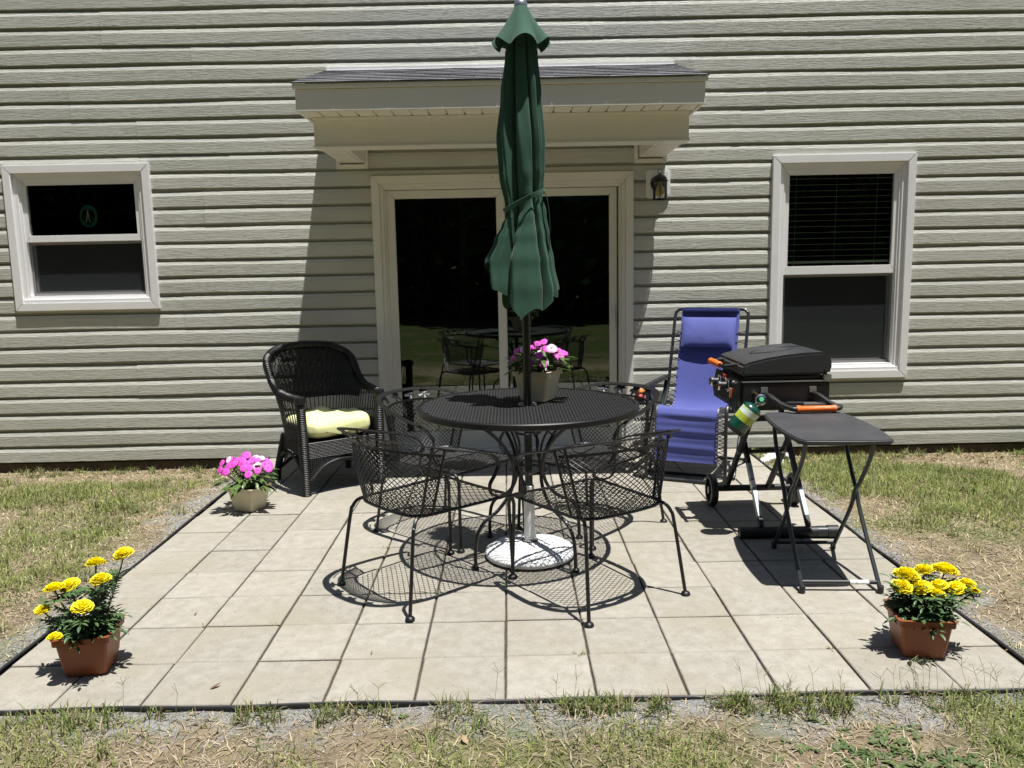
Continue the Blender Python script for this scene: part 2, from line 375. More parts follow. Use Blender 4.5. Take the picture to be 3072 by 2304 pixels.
ed = MB(); pts = []
def wob(t, s): return .004*math.sin(t*3.1+s)+.003*math.sin(t*7.7+s*2)
for i in range(19): t = i/18*3.6; pts.append((X0-.012+wob(t, 1), 3.6-t, -.001+wob(t, 4)*.7))
for i in range(1, 20): t = i/19*(X1-X0+.024); pts.append((X0-.012+t, -.012+wob(t, 2), .001+wob(t, 5)*.8))
for i in range(1, 19): t = i/18*3.6; pts.append((X1+.012+wob(t, 3), -.012+t, -.001+wob(t, 6)*.7))
ed.tube(pts, .0060, 8); ed.tube([(p[0], p[1], p[2]-.03) for p in pts], .01, sec=(.004, .055))
tag(ed.build('patio_edging', 'edging', smooth=True), 'thin black plastic lawn edging strip running round the paver patio', 'edging')

# ================================================================== HOUSE
house = thing('house', 'two-storey house wall with greenish grey lap siding, patio door and white windows', 'house', (0, YW, 0))
HY = -YW    # children of the house are written in world y and shifted by this
def hb(mb, name, mat, parent=None, **k):
    o = mb.build(name, mat, parent or house, **k)
    if parent is None: o.location = (0, HY, 0)
    return o
W1 = (-3.6457, -2.5698, 1.1645, 2.2283); W2 = (2.0003, 3.0581, .5328, 2.1957); DR = (-.955, .977, .012, 2.103)
LANT = (1.073, 1.245, 1.907, 2.107)
OPEN = [W1, W2, DR]
# solid wall behind the siding, with openings
xs = sorted({-5.6, 5.6, *[a for o in OPEN for a in (o[0]+.05, o[1]-.05)]}); zs = sorted({-.01, 4.1, *[a for o in OPEN for a in (o[2]+.045, o[3]-.045)]})
wl = MB()
for i in range(len(xs)-1):
    for j in range(len(zs)-1):
        cx, cz = (xs[i]+xs[i+1])/2, (zs[j]+zs[j+1])/2
        if any(o[0] < cx < o[1] and o[2] < cz < o[3] for o in OPEN): continue
        wl.box(xs[i], xs[i+1], YW+.013, YW+.14, zs[j], zs[j+1])
hb(wl, 'wall', 'dark_gap')
rm = MB().add([(-5.6, YW+.13, -.02), (5.6, YW+.13, -.02), (5.6, 8, -.02), (-5.6, 8, -.02), (-5.6, YW+.13, 4.1), (5.6, YW+.13, 4.1), (5.6, 8, 4.1), (-5.6, 8, 4.1)],
              [(0, 1, 2, 3), (4, 7, 6, 5), (1, 5, 6, 2), (2, 6, 7, 3), (3, 7, 4, 0)])
hb(rm, 'interior', 'room')
hb(MB().box(-5.6, 5.6, YW+.006, YW+.14, -.35, -.0095), 'foundation', 'foundation')
# siding boards
PIT = .127; ZB = .006
PROF = [(.0012, 0), (.0150, 0), (.0155, .003), (.0162, .042), (.0170, .0780), (.0105, .1035), (.0060, .1040), (-.0100, .1052), (-.0100, .139)]
def clip_prof(lo, hi):
    out = []
    for (o0, a), (o1, b) in zip(PROF[:-1], PROF[1:]):
        if b < lo or a > hi: continue
        if b == a: out += [(o0, a), (o1, b)]; continue
        t0 = max(0, (lo-a)/(b-a)); t1 = min(1, (hi-a)/(b-a)); out += [(o0+(o1-o0)*t0, a+(b-a)*t0), (o0+(o1-o0)*t1, a+(b-a)*t1)]
    d = []
    for p in out:
        if not d or abs(p[0]-d[-1][0])+abs(p[1]-d[-1][1]) > 1e-6: d.append(p)
    return d
def wavez(x, k): return .0020*math.sin(x*1.9+(k//2)*2.3)+.0012*math.sin(x*4.3+k*1.1)
def waveo(x, k): return .0006*math.sin(x*2.7+k*3.7)+.0004*math.sin(x*6.1+k)
SEAMS = {}
rs = random.Random(11)
for pr in range(17):
    a = rs.uniform(-4.4, -1.2); SEAMS[pr] = sorted([a, a+rs.uniform(2.6, 3.6)])
SEAMS[9] = [-2.63, 1.75]; SEAMS[8] = [-1.97, 1.68]; SEAMS[11] = [-2.2, 1.4]; SEAMS[12] = [-2.83, .75]; SEAMS[10] = [-3.1, 1.93]
for k in range(32):
    zb = ZB+k*PIT; brk = [-5.6]+SEAMS[min(k//2, 16)]+[5.6]
    for q in range(len(brk)-1):
        a, b = brk[q]-(.012 if q else 0), brk[q+1]+.012*(q < len(brk)-2)
        off = .0020*(q % 2)
        segs = [(a, b, 0, .14)]
        for o in OPEN:
            new = []
            oa, ob, oz0, oz1 = o[0]+.012, o[1]-.012, o[2]+.012-zb, o[3]-.012-zb
            for (sa, sb, lo, hi) in segs:
                if sb <= oa or sa >= ob or oz0 >= hi or oz1 <= lo: new.append((sa, sb, lo, hi)); continue
                if sa < oa: new.append((sa, oa, lo, hi))
                if sb > ob: new.append((ob, sb, lo, hi))
                m0, m1 = max(sa, oa), min(sb, ob)
                if oz0 > lo+.004: new.append((m0, m1, lo, oz0))
                if oz1 < hi-.004 and oz1 < .127: new.append((m0, m1, oz1, hi))
            segs = new
        for (sa, sb, lo, hi) in segs:
            if sb-sa < .02: continue
            pf = clip_prof(lo, hi)
            if len(pf) < 2: continue
            n = max(2, int((sb-sa)/.22)+1); P = []
            for i in range(n+1):
                x = sa+(sb-sa)*i/n; P.append([(x, YW-(o_+off+(waveo(x, k) if o_ > .009 else 0)), zb+z_+wavez(x, k)) for o_, z_ in pf])
            mb = MB().grid(P)
            hb(mb, 'siding_board', 'siding')

def ring(parent, name, mat, x0, x1, z0, z1, wd, y0, y1, gap=.0007, bottom=True, bev=.002, top_w=None, bot_w=None):
    """four mitred boards; the first is returned"""
    tw = top_w or wd; bw = bot_w or wd; out = []
    if not bottom: bw = 0
    polys = [[(x0, z1), (x0+wd, z1-tw), (x1-wd, z1-tw), (x1, z1)], [(x0, z0), (x0, z1), (x0+wd, z1-tw), (x0+wd, z0+bw)], [(x1, z0), (x1-wd, z0+bw), (x1-wd, z1-tw), (x1, z1)]]
    if bottom: polys.append([(x0, z0), (x0+wd, z0+bw), (x1-wd, z0+bw), (x1, z0)])
    for p in polys:
        cx = sum(q[0] for q in p)/4; cz = sum(q[1] for q in p)/4
        p = [(q[0]+(gap if q[0] < cx else -gap), q[1]+(gap if q[1] < cz else -gap)) for q in p]
        o = MB().prism(p, y0, y1, 'y').build(name, mat, parent, bevel=bev)
        out.append(o)
    return out
def window(box, zr0, zr1, blinds):
    x0, x1, z0, z1 = box
    fr = hb(MB().box(x0+.058, x1-.058, 3.66, 3.70, z0+.058, z0+.075), 'window', 'vinyl_white')
    ring(fr, 'trim_board', 'vinyl_white', x0, x1, z0, z1, .060, 3.596, 3.640, bev=.003)
    ring(fr, 'frame', 'vinyl_white', x0+.058, x1-.058, z0+.062, z1-.060, .036, 3.619, 3.70)
    ring(fr, 'frame_step', 'vinyl_white', x0+.092, x1-.092, z0+.096, z1-.094, .016, 3.628, 3.70, bev=.0015)
    gx0, gx1 = x0+.140, x1-.140
    # sill lip above the bottom board
    MB().box(x0+.064, x1-.064, 3.604, 3.622, z0+.0585, z0+.085).build('sill', 'vinyl_white', fr, bevel=.003)
    us = ring(fr, 'sash', 'vinyl_white', x0+.106, x1-.106, zr0, z1-.108, .034, 3.640, 3.675, bot_w=zr1-zr0)
    ring(fr, 'sash', 'vinyl_white', x0+.106, x1-.106, z0+.112, zr0+.02, .034, 3.684, 3.71, bot_w=.03)
    MB().box(gx0-.004, gx1+.004, 3.657, 3.660, zr1-.004, z1-.138).build('pane', 'glass', fr)
    MB().box(gx0-.004, gx1+.004, 3.699, 3.702, z0+.135, zr0+.002).build('pane', 'glass', fr)
    sc = ring(fr, 'screen_frame', 'screen_frame', x0+.1085, x1-.1085, z0+.1145, zr0-.002, .018, 3.672, 3.682, bev=.001)
    MB().add([(x0+.12, 3.677, z0+.128), (x1-.12, 3.677, z0+.128), (x1-.12, 3.677, zr0-.014), (x0+.12, 3.677, zr0-.014)], [(0, 1, 2, 3)]).build('insect_screen', 'insect_screen', fr)
    if blinds:
        n = 15; zt = z1-.165
        for i in range(n):
            z = zt-i*(zt-zr1-.03)/(n-1)
            if i == n-1: MB().box(gx0-.01, gx1+.005, 3.692, 3.722, z-.010, z+.009).build('blind_rail', 'blind', fr, bevel=.003)
            else: MB().box(gx0-.01, gx1+.005, 3.688, 3.728, -.0018, .0018, Matrix.Translation((0, 0, z)) @ Matrix.Translation((0, 3.708, 0)) @ Matrix.Rotation(R(4), 4, 'X') @ Matrix.Translation((0, -3.708, 0))).build('blind_slat', 'blind', fr)
        for f in (.08, .47, .86):
            x = gx0+(gx1-gx0)*f; MB().tube([(x, 3.686, zr1-.01), (x+.004, 3.686, z1-.14)], .0018, 5).build('blind_cord', 'blind', fr)
    return fr
window(W1, 1.672, 1.722, False)
window(W2, 1.322, 1.386, True)

# sliding patio door
dr = hb(MB().box(DR[0]+.06, DR[1]-.06, 3.60, 3.76, -.004, .034), 'sliding_door', 'almond', bevel=.004)
ring(dr, 'trim_board', 'almond', DR[0], DR[1], DR[2], DR[3], .060, 3.594, 3.640, bottom=False, bev=.003)
ring(dr, 'frame', 'almond', DR[0]+.058, DR[1]-.058, .030, DR[3]-.058, .030, 3.610, 3.76, bottom=False)
ring(dr, 'frame_step', 'almond', DR[0]+.086, DR[1]-.086, .031, DR[3]-.085, .016, 3.632, 3.76, bottom=False, bev=.0015)
lx0, lx1, rx0, rx1 = -.855, .022, -.030, .866
lf = ring(dr, 'door_panel_frame', 'almond', lx0, lx1, .036, 2.000, .062, 3.650, 3.688, bot_w=.14, bev=.003)
rf = ring(dr, 'door_panel_frame', 'almond', rx0, rx1, .036, 2.000, .058, 3.696, 3.734, bot_w=.14, bev=.003)
MB().box(lx0+.055, lx1-.055, 3.667, 3.670, .165, 1.945).build('pane', 'glass', dr)
MB().box(rx0+.05, rx1-.05, 3.713, 3.716, .165, 1.945).build('pane', 'glass', dr)
hd = MB().box(.828, .850, 3.684, 3.697, .92, 1.12); hd.tube(spline([(.839, 3.69, .95), (.839, 3.662, .965), (.839, 3.656, 1.02), (.839, 3.662, 1.075), (.839, 3.69, 1.09)], 5), .006, 6)
hd.build('door_handle', 'almond', dr, smooth=True)
for px_ in (-.06, .16): MB().lathe([(.0035, -.004), (.005, 0), (.003, .003)], 10, Matrix.Translation((px_, 3.594, 2.078)) @ Matrix.Rotation(R(90), 4, 'X')).build('screw', 'screen_frame', dr)

# porch roof over the door
RF0, RF1 = 2.572, 3.618; RZ0, RZ1 = 2.535, 2.845; RX0, RX1 = -1.236, 1.266
pr_ = hb(MB().prism([(RF0+.01, RZ0-.012), (RF1, RZ1-.012), (RF1, 2.392), (RF0+.04, 2.392)], RX0+.03, RX1-.03, 'x'), 'porch_roof', 'almond')
MB().box(-1.222, 1.252, 2.578, 2.600, 2.376, 2.506).build('fascia', 'almond', pr_, bevel=.003)
MB().box(RX0, RX1, 2.566, 2.602, 2.5075, 2.536).build('drip_edge', 'almond', pr_, bevel=.003)
for sx_ in (-1, 1):
    xa = -1.222 if sx_ < 0 else 1.252-.018
    MB().prism([(2.6015, 2.378), (2.6015, 2.525), (RF1, RZ1-.02), (RF1, 2.378)], xa, xa+.018, 'x').build('rake_board', 'almond', pr_)
sp_n = 22
for i in range(sp_n):       # vented soffit strips across the eave
    a = -1.20+(2.43/sp_n)*i; mb = MB().box(a+.001, a+2.43/sp_n-.010, 2.602, 2.785, 2.3765, 2.384); mb.box(a+2.43/sp_n-.010, a+2.43/sp_n-.001, 2.602, 2.785, 2.3845, 2.388)
    mb.build('soffit_panel', 'soffit', pr_)
MB().box(-1.166, 1.200, 2.780, 2.930, 2.198, 2.374).build('beam', 'almond', pr_, bevel=.003)
MB().box(-1.172, 1.206, 2.774, 2.938, 2.192, 2.204).build('beam_lip', 'almond', pr_, bevel=.002)
MB().box(-1.172, 1.206, 2.770, 2.782, 2.360, 2.3755).build('soffit_channel', 'almond', pr_, bevel=.002)
for xa, xb in ((-1.166, -.985), (1.015, 1.200)):
    MB().box(xa, xb, 2.9315, 3.628, 2.199, 2.374).build('side_beam', 'almond', pr_, bevel=.003)
    ring(pr_, 'wall_block', 'almond', xa-.035, xb+.018, 2.158, 2.40, .030, 3.588, 3.640, bev=.002)
    MB().box(xa+.03, xb-.03, 2.98, 3.55, 2.1955, 2.199).build('beam_panel', 'soffit', pr_)
MB().box(-.984, 1.014, 2.9315, 3.63, 2.300, 2.315).build('ceiling', 'soffit', pr_)
sa_ = math.atan2(RZ1-RZ0, RF1-RF0); ex = .137; rows = 8
for i in range(rows):
    d0 = i*ex-.012; joff = (i*.165+.06) % .33
    xk = RX0-.006-joff
    while xk < RX1:
        a, b = max(xk, RX0-.006)+.002, min(xk+.33, RX1+.006)-.002
        xk += .33
        if b-a < .03: continue
        lift = .008*random.random()
        mb = MB()
        for (s0, s1) in ((d0, d0+ex+.03),):
            def pt(x, s, h): return (x, RF0-.004+s*math.cos(sa_)-h*math.sin(sa_), RZ0+.002+s*math.sin(sa_)+h*math.cos(sa_))
            n = 4; top = []; bot = []
            for q in range(n+1):
                x = a+(b-a)*q/n; l = lift*math.sin(math.pi*q/n)*.35+.010
                top += [(x, l)]
            vs = []
            for x, l in top: vs += [pt(x, s0, l), pt(x, s0, l-.0055), pt(x, s1, .0045), pt(x, s1, .0)]
            fs = []
            for q in range(n): A = q*4; B = A+4; fs += [(A, B, B+2, A+2), (A+1, A+3, B+3, B+1), (A, A+1, B+1, B)]
            fs += [(0, 2, 3, 1), (n*4, n*4+1, n*4+3, n*4+2)]
            mb.add(vs, fs)
        mb.build('shingle', 'shingle', pr_)
ss = MB(); c_, s_n = math.cos(sa_), math.sin(sa_)
for (h0, h1) in ((.0002, .0040),):
    q_ = lambda s_, h: (RF0-.004+s_*c_-h*s_n, RZ0+.002+s_*s_n+h*c_)
    ss.prism([q_(-.010, h0), q_(.12, h0), q_(.12, h1), q_(-.010, h1)], RX0-.004, RX1+.004, 'x')
ss.build('starter_strip', 'shingle', pr_)
fl = MB().box(-1.241, 1.268, 3.596, 3.640, 2.846, 2.872); fl.box(-1.241, 1.268, 3.590, 3.606, 2.838, 2.850)
fl.build('flashing', 'vinyl_white', pr_, bevel=.003)

# wall lantern
ln = thing('wall_lantern', 'black metal wall lantern on a white block beside the patio door', 'lantern', (1.159, 3.62, 2.007))
def oct_(w, h, c): return [(-w, -h+c), (-w, h-c), (-w+c, h), (w-c, h), (w, h-c), (w, -h+c), (w-c, -h), (-w+c, -h)]
MB().prism(oct_(.088, .102, .018), -.018, .012, 'y').build('mounting_block', 'vinyl_white', ln, bevel=.004)
MB().prism(oct_(.074, .088, .016), -.0225, -.0175, 'y').build('block_rim', 'vinyl_white', ln, bevel=.002)
RX90 = Matrix.Rotation(R(90), 4, 'X')
MB().lathe([(.056, 0), (.056, .006), (.048, .016), (.02, .022), (.0, .022)], 32, Matrix.Translation((-.004, -.0225, .004)) @ RX90).build('backplate', 'lantern_black', ln, smooth=True)
cxl, cyl = -.004, -.105
arm = MB().tube(spline([(-.004, -.03, .01), (-.004, -.06, .045), (-.004, -.09, .062), (cxl, cyl, .058)], 5), .007, 8); arm.build('arm', 'lantern_black', ln, smooth=True)
T = Matrix.Translation((cxl, cyl, 0))
MB().lathe([(.060, .008), (.060, .014), (.052, .018), (.050, .030), (.036, .048), (.014, .058), (.008, .064), (0, .064)], 28, T).build('lantern_cap', 'lantern_black', ln, smooth=True)
MB().tube([(cxl+.016*math.cos(a), cyl, .080+.016*math.sin(a)) for a in [2*math.pi*i/16 for i in range(16)]], .0024, 6, closed=True, up=(0, 1, 0)).build('hanging_ring', 'lantern_black', ln, smooth=True)
for i in range(6):
    a = i*math.pi/3+.35; MB().tube([(cxl+.054*math.cos(a), cyl+.054*math.sin(a), -.122), (cxl+.054*math.cos(a), cyl+.054*math.sin(a), .012)], .0033, 6).build('cage_bar', 'lantern_black', ln, smooth=True)
MB().lathe([(.048, -.122), (.060, -.122), (.060, -.114), (.048, -.114)], 28, T, cap=False).build('cage_ring', 'lantern_black', ln, smooth=True)
MB().lathe([(.046, -.113), (.046, .007)], 28, T, cap=False).build('glass', 'lamp_glass', ln, smooth=True)
M('bulb', (.62, .50, .22), .4)
MB().lathe([(.0, -.100), (.018, -.098), (.030, -.085), (.033, -.066), (.026, -.040), (.016, -.018), (.014, .006)], 20, T).build('bulb', 'bulb', ln, smooth=True)

# oval sun catcher in the small window
sc_ = thing('sun_catcher', 'small oval green and blue stained glass ornament in the square window', 'ornament', (-3.075, 3.668, 1.86))
def ell(a, b, n=28, cx=0, cz=0, a0=0, a1=2*math.pi): return [(cx+a*math.cos(a0+(a1-a0)*i/n), cz+b*math.sin(a0+(a1-a0)*i/n)) for i in range(n)]
MB().prism(ell(.066, .082), 0, .003, 'y').build('green_glass', 'glass_green', sc_)
MB().prism(ell(.050, .062), -.002, -.0002, 'y').build('dark_glass', 'dark_gap', sc_)
MB().prism([(.056*math.cos(t), .074*math.sin(t)) for t in np.linspace(R(35), R(145), 14)], -.0045, -.0022, 'y').build('sky_glass', 'glass_blue', sc_)
MB().prism([(.052*math.cos(t), .074*math.sin(t)) for t in np.linspace(R(230), R(310), 12)], -.0045, -.0022, 'y').build('water_glass', 'glass_navy', sc_)
bdm = MB(); 
for a_, b_ in (((-.002, .03), (-.016, -.05)), ((.0, .03), (.012, -.05)), ((.002, .045), (.0, .015))):
    bdm.tube([(a_[0], -.006, a_[1]), (b_[0], -.006, b_[1])], .0045, 5)
bdm.build('bird', 'glass_pale', sc_)

# ================================================================== FURNITURE
# ---- round mesh table
TX, TY, TZ = .120, 1.385, .760; TR = .540
tb = thing('patio_table', 'round black wrought iron table with a mesh top and curved legs', 'table', (TX, TY, 0))
mb = MB(); lattice(mb, lambda a, b: a*a+b*b < (TR-.012)**2 and a*a+b*b > .040**2, lambda a, b: (a, b, TZ-.004), (-TR, TR), (-TR, TR), .030, .0165, .0020, .012)
mb.build('mesh_top', 'iron', tb)
MB().lathe([(TR-.022, TZ-.006), (TR-.020, TZ), (TR-.004, TZ+.001), (TR, TZ-.004), (TR, TZ-.026), (TR-.006, TZ-.030), (TR-.008, TZ-.008), (TR-.022, TZ-.006)], 96, cap=False).build('rim', 'iron', tb, smooth=True)
MB().lathe([(.026, TZ-.012), (.045, TZ-.008), (.047, TZ+.001), (.040, TZ+.005), (.026, TZ+.005), (.026, TZ-.012)], 36, cap=False).build('umbrella_collar', 'steel', tb, smooth=True)
fr = MB()
for i in range(2): fr.tube([((TR-.015)*math.cos(a), (TR-.015)*math.sin(a), TZ-.014) for a in (i*math.pi/2+R(38), i*math.pi/2+R(218))], .0, sec=(.020, .006))
fr.tube([(.36*math.cos(a), .36*math.sin(a), TZ-.022) for a in np.linspace(0, 2*math.pi, 48, endpoint=False)], .006, 6, closed=True)
fr.tube([(.090*math.cos(a), .090*math.sin(a), .43) for a in np.linspace(0, 2*math.pi, 28, endpoint=False)], .007, 6, closed=True)
fr.tube([(.062*math.cos(a), .062*math.sin(a), .62) for a in np.linspace(0, 2*math.pi, 24, endpoint=False)], .006, 6, closed=True)
fr.build('top_frame', 'iron', tb, smooth=True)
for k in range(4):
    rot = Matrix.Rotation(R(-142+90*k), 4, 'Z')
    L_ = MB().tube(spline([(.40, 0, TZ-.025), (.31, 0, .70), (.20, 0, .62), (.125, 0, .53), (.094, 0, .43), (.115, 0, .34), (.19, 0, .265), (.27, 0, .225), (.315, 0, .175), (.332, 0, .10), (.336, 0, .012)], 7), .0088, 8, mat=rot)
    lo = L_.build('leg', 'iron', tb, smooth=True)
    MB().tube(spline([(.27, .05, TZ-.022), (.16, .045, .69), (.085, .03, .60), (.070, .012, .50), (.088, 0, .43)], 7), .0062, 7, mat=rot).build('scroll_bar', 'iron', tb, smooth=True)
    c = (.205, -.03, .672); MB().tube([(c[0]+(.012+.026*t)*math.cos(t*8.5), c[1], c[2]+(.012+.026*t)*math.sin(t*8.5)) for t in np.linspace(0, 1, 26)], .0042, 6, mat=rot).build('scroll', 'iron', tb, smooth=True)
    MB().lathe([(.0, 0), (.017, 0), (.019, .006), (.015, .013), (.009, .018)], 16, rot @ Matrix.Translation((.336, 0, .002))).build('foot', 'iron', lo, smooth=True)

# ---- mesh armchairs
def make_chair():
    t = thing('patio_chair', 'black', 'chair')
    H = [(-.36, 0, .745), (-.345, -.12, .742), (-.29, -.222, .73), (-.18, -.282, .703), (-.05, -.298, .670), (.07, -.296, .640), (.145, -.29, .612), (.183, -.283, .572), (.172, -.272, .525), (.152, -.258, .478), (.170, -.247, .432), (.225, -.244, .408), (.275, -.241, .402)]
    half = spline(H, 6); full = mir(half)[::-1][:-1]+[tuple(p) for p in half]
    full = [tuple(p) for p in full]
    n = len(full); secs = []
    for i in range(n):
        d = abs(i-(n-1)/2)/((n-1)/2); wv = .031 if d < .42 else .031-(.015)*min(1, (d-.42)/.25)
        secs.append((wv, .0055 if d < .45 else .008))
    MB().tube(full, 0, sec=secs, up=(0, 0, 1)).build('arm_rail', 'iron', t, bevel=.0012, seg=1)
    LW = [(-.315, 0, .690), (-.300, -.105, .688), (-.250, -.198, .680), (-.165, -.252, .664), (-.115, -.268, .655)]
    lh = spline(LW, 8); lf_ = [tuple(p) for p in mir(lh)[::-1][:-1]]+[tuple(p) for p in lh]
    MB().tube(lf_, 0, sec=(.0045, .011), up=(0, 0, 1)).build('inner_rail', 'iron', t)
    BT = spline([(-.238, 0, .402), (-.234, -.09, .402), (-.222, -.165, .402), (-.190, -.212, .402), (-.140, -.226, .402)], 8)
    bt = [tuple(p) for p in mir(BT)[::-1][:-1]]+[tuple(p) for p in BT]
    m = len(lf_)
    def at(L_, u): u = (u+1)/2*(m-1); i = min(int(u), m-2); f = u-i; return Vector(L_[i])*(1-f)+Vector(L_[i+1])*f
    def surf(a, b):
        p = at(lf_, a)*(1-b)+at(bt, a)*b; bul = .018*math.sin(math.pi*b); q = Vector((p.x+.05, p.y, 0)).normalized(); return p+q*bul*.6
    mb = MB(); lattice(mb, lambda a, b: -1 <= a <= 1 and 0 <= b <= 1, surf, (-1, 1), (0, 1), .078, .082, .0021, .06)
    mb.build('mesh_back', 'iron', t)
    hw = lambda u: .214+(u+.20)/.48*.030 if u > -.20 else .214-(max(0, -.20-u)/.038)**2*.10
    def inside(a, b): return -.236 < a < .278 and abs(b) < hw(a)
    mb = MB(); lattice(mb, inside, lambda a, b: (a, b, .402-.014*(1-(b/.23)**2)*(1-((a-.03)/.26)**2)), (-.24, .28), (-.25, .25), .026, .043, .0020, .016)
    mb.build('mesh_seat', 'iron', t)
    edge = bt+[(-.14+.083*i, -.226-.0036*i, .402) for i in range(1, 5)]+[tuple(p) for p in spline([(.225, -.243, .402), (.272, -.236, .402), (.288, -.205, .401), (.292, -.1, .398), (.293, 0, .397)], 5)]
    edge = edge+[(x, -y, z) for x, y, z in edge[::-1][1:]][:-(len(bt))]
    MB().tube(edge, .0068, 7, closed=True).build('seat_frame', 'iron', t, smooth=True)
    for sgn in (1, -1):
        f = (lambda P: P) if sgn > 0 else mir
        for P in ([(-.175, -.283, .699), (-.190, -.214, .402)], [(-.115, -.291, .684), (-.142, -.226, .402)]):
            MB().tube(f(P), .0062, 7).build('strut', 'iron', t, smooth=True)
        o = MB().tube(f([tuple(q) for q in spline([(-.188, -.208, .404), (-.222, -.222, .396), (-.243, -.234, .368), (-.256, -.241, .32), (-.302, -.266, .012)], 6)]), .0082, 8).build('leg', 'iron', t, smooth=True)
        MB().lathe([(0, 0), (.018, 0), (.021, .005), (.017, .013), (.009, .018)], 16, Matrix.Translation((-.303, -.267*sgn, .001))).build('foot', 'iron', o, smooth=True)
        o = MB().tube(f([tuple(q) for q in spline([(.262, -.240, .404), (.290, -.240, .396), (.306, -.239, .366), (.309, -.238, .31), (.300, -.229, .012)], 6)]), .0082, 8).build('leg', 'iron', t, smooth=True)
        MB().lathe([(0, 0), (.018, 0), (.021, .005), (.017, .013), (.009, .018)], 16, Matrix.Translation((.300, -.229*sgn, .001))).build('foot', 'iron', o, smooth=True)
        for pth in ([(-.27, -.205, .715), (-.235, -.240, .688), (-.205, -.252, .690), (-.19, -.258, .705), (-.21, -.262, .712)], [(-.155, -.268, .672), (-.13, -.278, .685), (-.10, -.284, .675), (-.06, -.29, .668)]):
            MB().tube(f([tuple(q) for q in spline(pth, 6)]), .0032, 6).build('scroll', 'iron', t, smooth=True)
    for a0, sc in ((-.30, 1.45), (-.10, 1.5), (.12, 1.5), (.33, 1.4)):       # cut-metal flowers between the two rails
        p = at(lf_, a0); q = Vector((p.x+.05, p.y, 0)).normalized(); c = p+q*.030+Vector((0, 0, .027)); up = (Vector((0, 0, .8))+q*.7).normalized(); sd = Vector((0, 0, 1)).cross(q).normalized(); nn = sd.cross(up)
        fb = MB()
        for k in range(5):
            an = 2*math.pi*k/5+a0; d = (sd*math.cos(an)+up*math.sin(an)); e = (sd*-math.sin(an)+up*math.cos(an))
            fb.add([c-nn*.001, c+d*.011*sc+e*.008*sc-nn*.003, c+d*.022*sc+e*.006*sc-nn*.001, c+d*.024*sc, c+d*.022*sc-e*.006*sc-nn*.001, c+d*.011*sc-e*.008*sc-nn*.003], [(0, 1, 2, 3), (0, 3, 4, 5)])
        fb.tube([c-nn*.006, c+nn*.002], .005, 7); fb.build('metal_flower', 'iron', t)
    return t
ch0 = make_chair()
CH = [(-.347, 1.028, 42.3, 'black mesh barrel chair facing the wall, on the wicker chair side'),
      (.389, .935, 123, 'black mesh barrel chair facing the wall, on the folding side table side'),
      (-.308, 1.79, -40.5, 'black mesh barrel chair backed towards the wicker armchair, between it and the table'),
      (.474, 1.80, -133, 'black mesh barrel chair between the round table and the blue recliner')]
for i, (x, y, a, lab) in enumerate(CH):
    c = ch0 if i == 0 else copy_tree(ch0)
    c.location = (x, y, 0); c.rotation_euler = (0, 0, R(a)); tag(c, lab, 'chair', 'mesh chairs around the round table')

# ---- umbrella and its base
ub = thing('umbrella_base', 'white woven-look round umbrella base standing under the round table', 'umbrella base', (.119, 1.352, 0))
def rb(r, z): return r, z
prof = [(0, .004), (.205, .004), (.219, .012), (.221, .030), (.205, .046), (.17, .058), (.12, .068), (.07, .075), (.042, .080), (0, .080)]
vs = []; n = 72; P = []
pp = [Vector((a, 0, b)) for a, b in prof]; fine = [(p.x, p.z) for p in pp[:3]]+[(p.x, p.z) for p in spline(pp[2:9], 5)[1:]]
for i, (r_, z_) in enumerate(fine):
    row = []
    for j in range(n):
        a = 2*math.pi*j/n; d = 0
        if r_ > .03 and r_ < .218 and z_ > .025: d = .0032*math.sin(a*24+ (i % 2)*math.pi)*math.sin(r_*210)
        row.append(((r_)*math.cos(a), (r_)*math.sin(a), z_+d))
    P.append(row)
mb = MB().grid(P, closed_u=True); mb.build('base_dome', 'resin_white', ub, smooth=True, angle=60)
MB().lathe([(.222, 0), (.222, .0065), (.19, .0065)], 48, cap=False).build('base_ring', 'plastic_black', ub)
MB().lathe([(.027, .072), (.027, .36), (.023, .362)], 20, cap=False).build('tube', 'white_paint', ub, smooth=True)
MB().lathe([(.034, .076), (.036, .084), (.028, .087)], 20, cap=False).build('collar', 'screen_frame', ub, smooth=True)

um = thing('patio_umbrella', 'tall closed dark green umbrella tied round its pole through the table', 'umbrella', (.119, 1.352, 0))
MB().lathe([(.0192, .10), (.0192, 2.60)], 20).build('pole', 'pole', um, smooth=True)
MB().lathe([(.030, 2.585), (.030, 2.60), (.022, 2.612), (.010, 2.625), (.008, 2.64), (.013, 2.652), (.012, 2.664), (0, 2.670)], 20).build('finial', 'steel', um, smooth=True)
def lerp_tab(tab, z):
    for (z0, *a), (z1, *b) in zip(tab[:-1], tab[1:]):
        if z0 >= z >= z1: t = (z0-z)/(z0-z1) if z0 != z1 else 0; t = t*t*(3-2*t); return [p+(q-p)*t for p, q in zip(a, b)]
    return list(tab[-1][1:]) if z < tab[-1][0] else list(tab[0][1:])
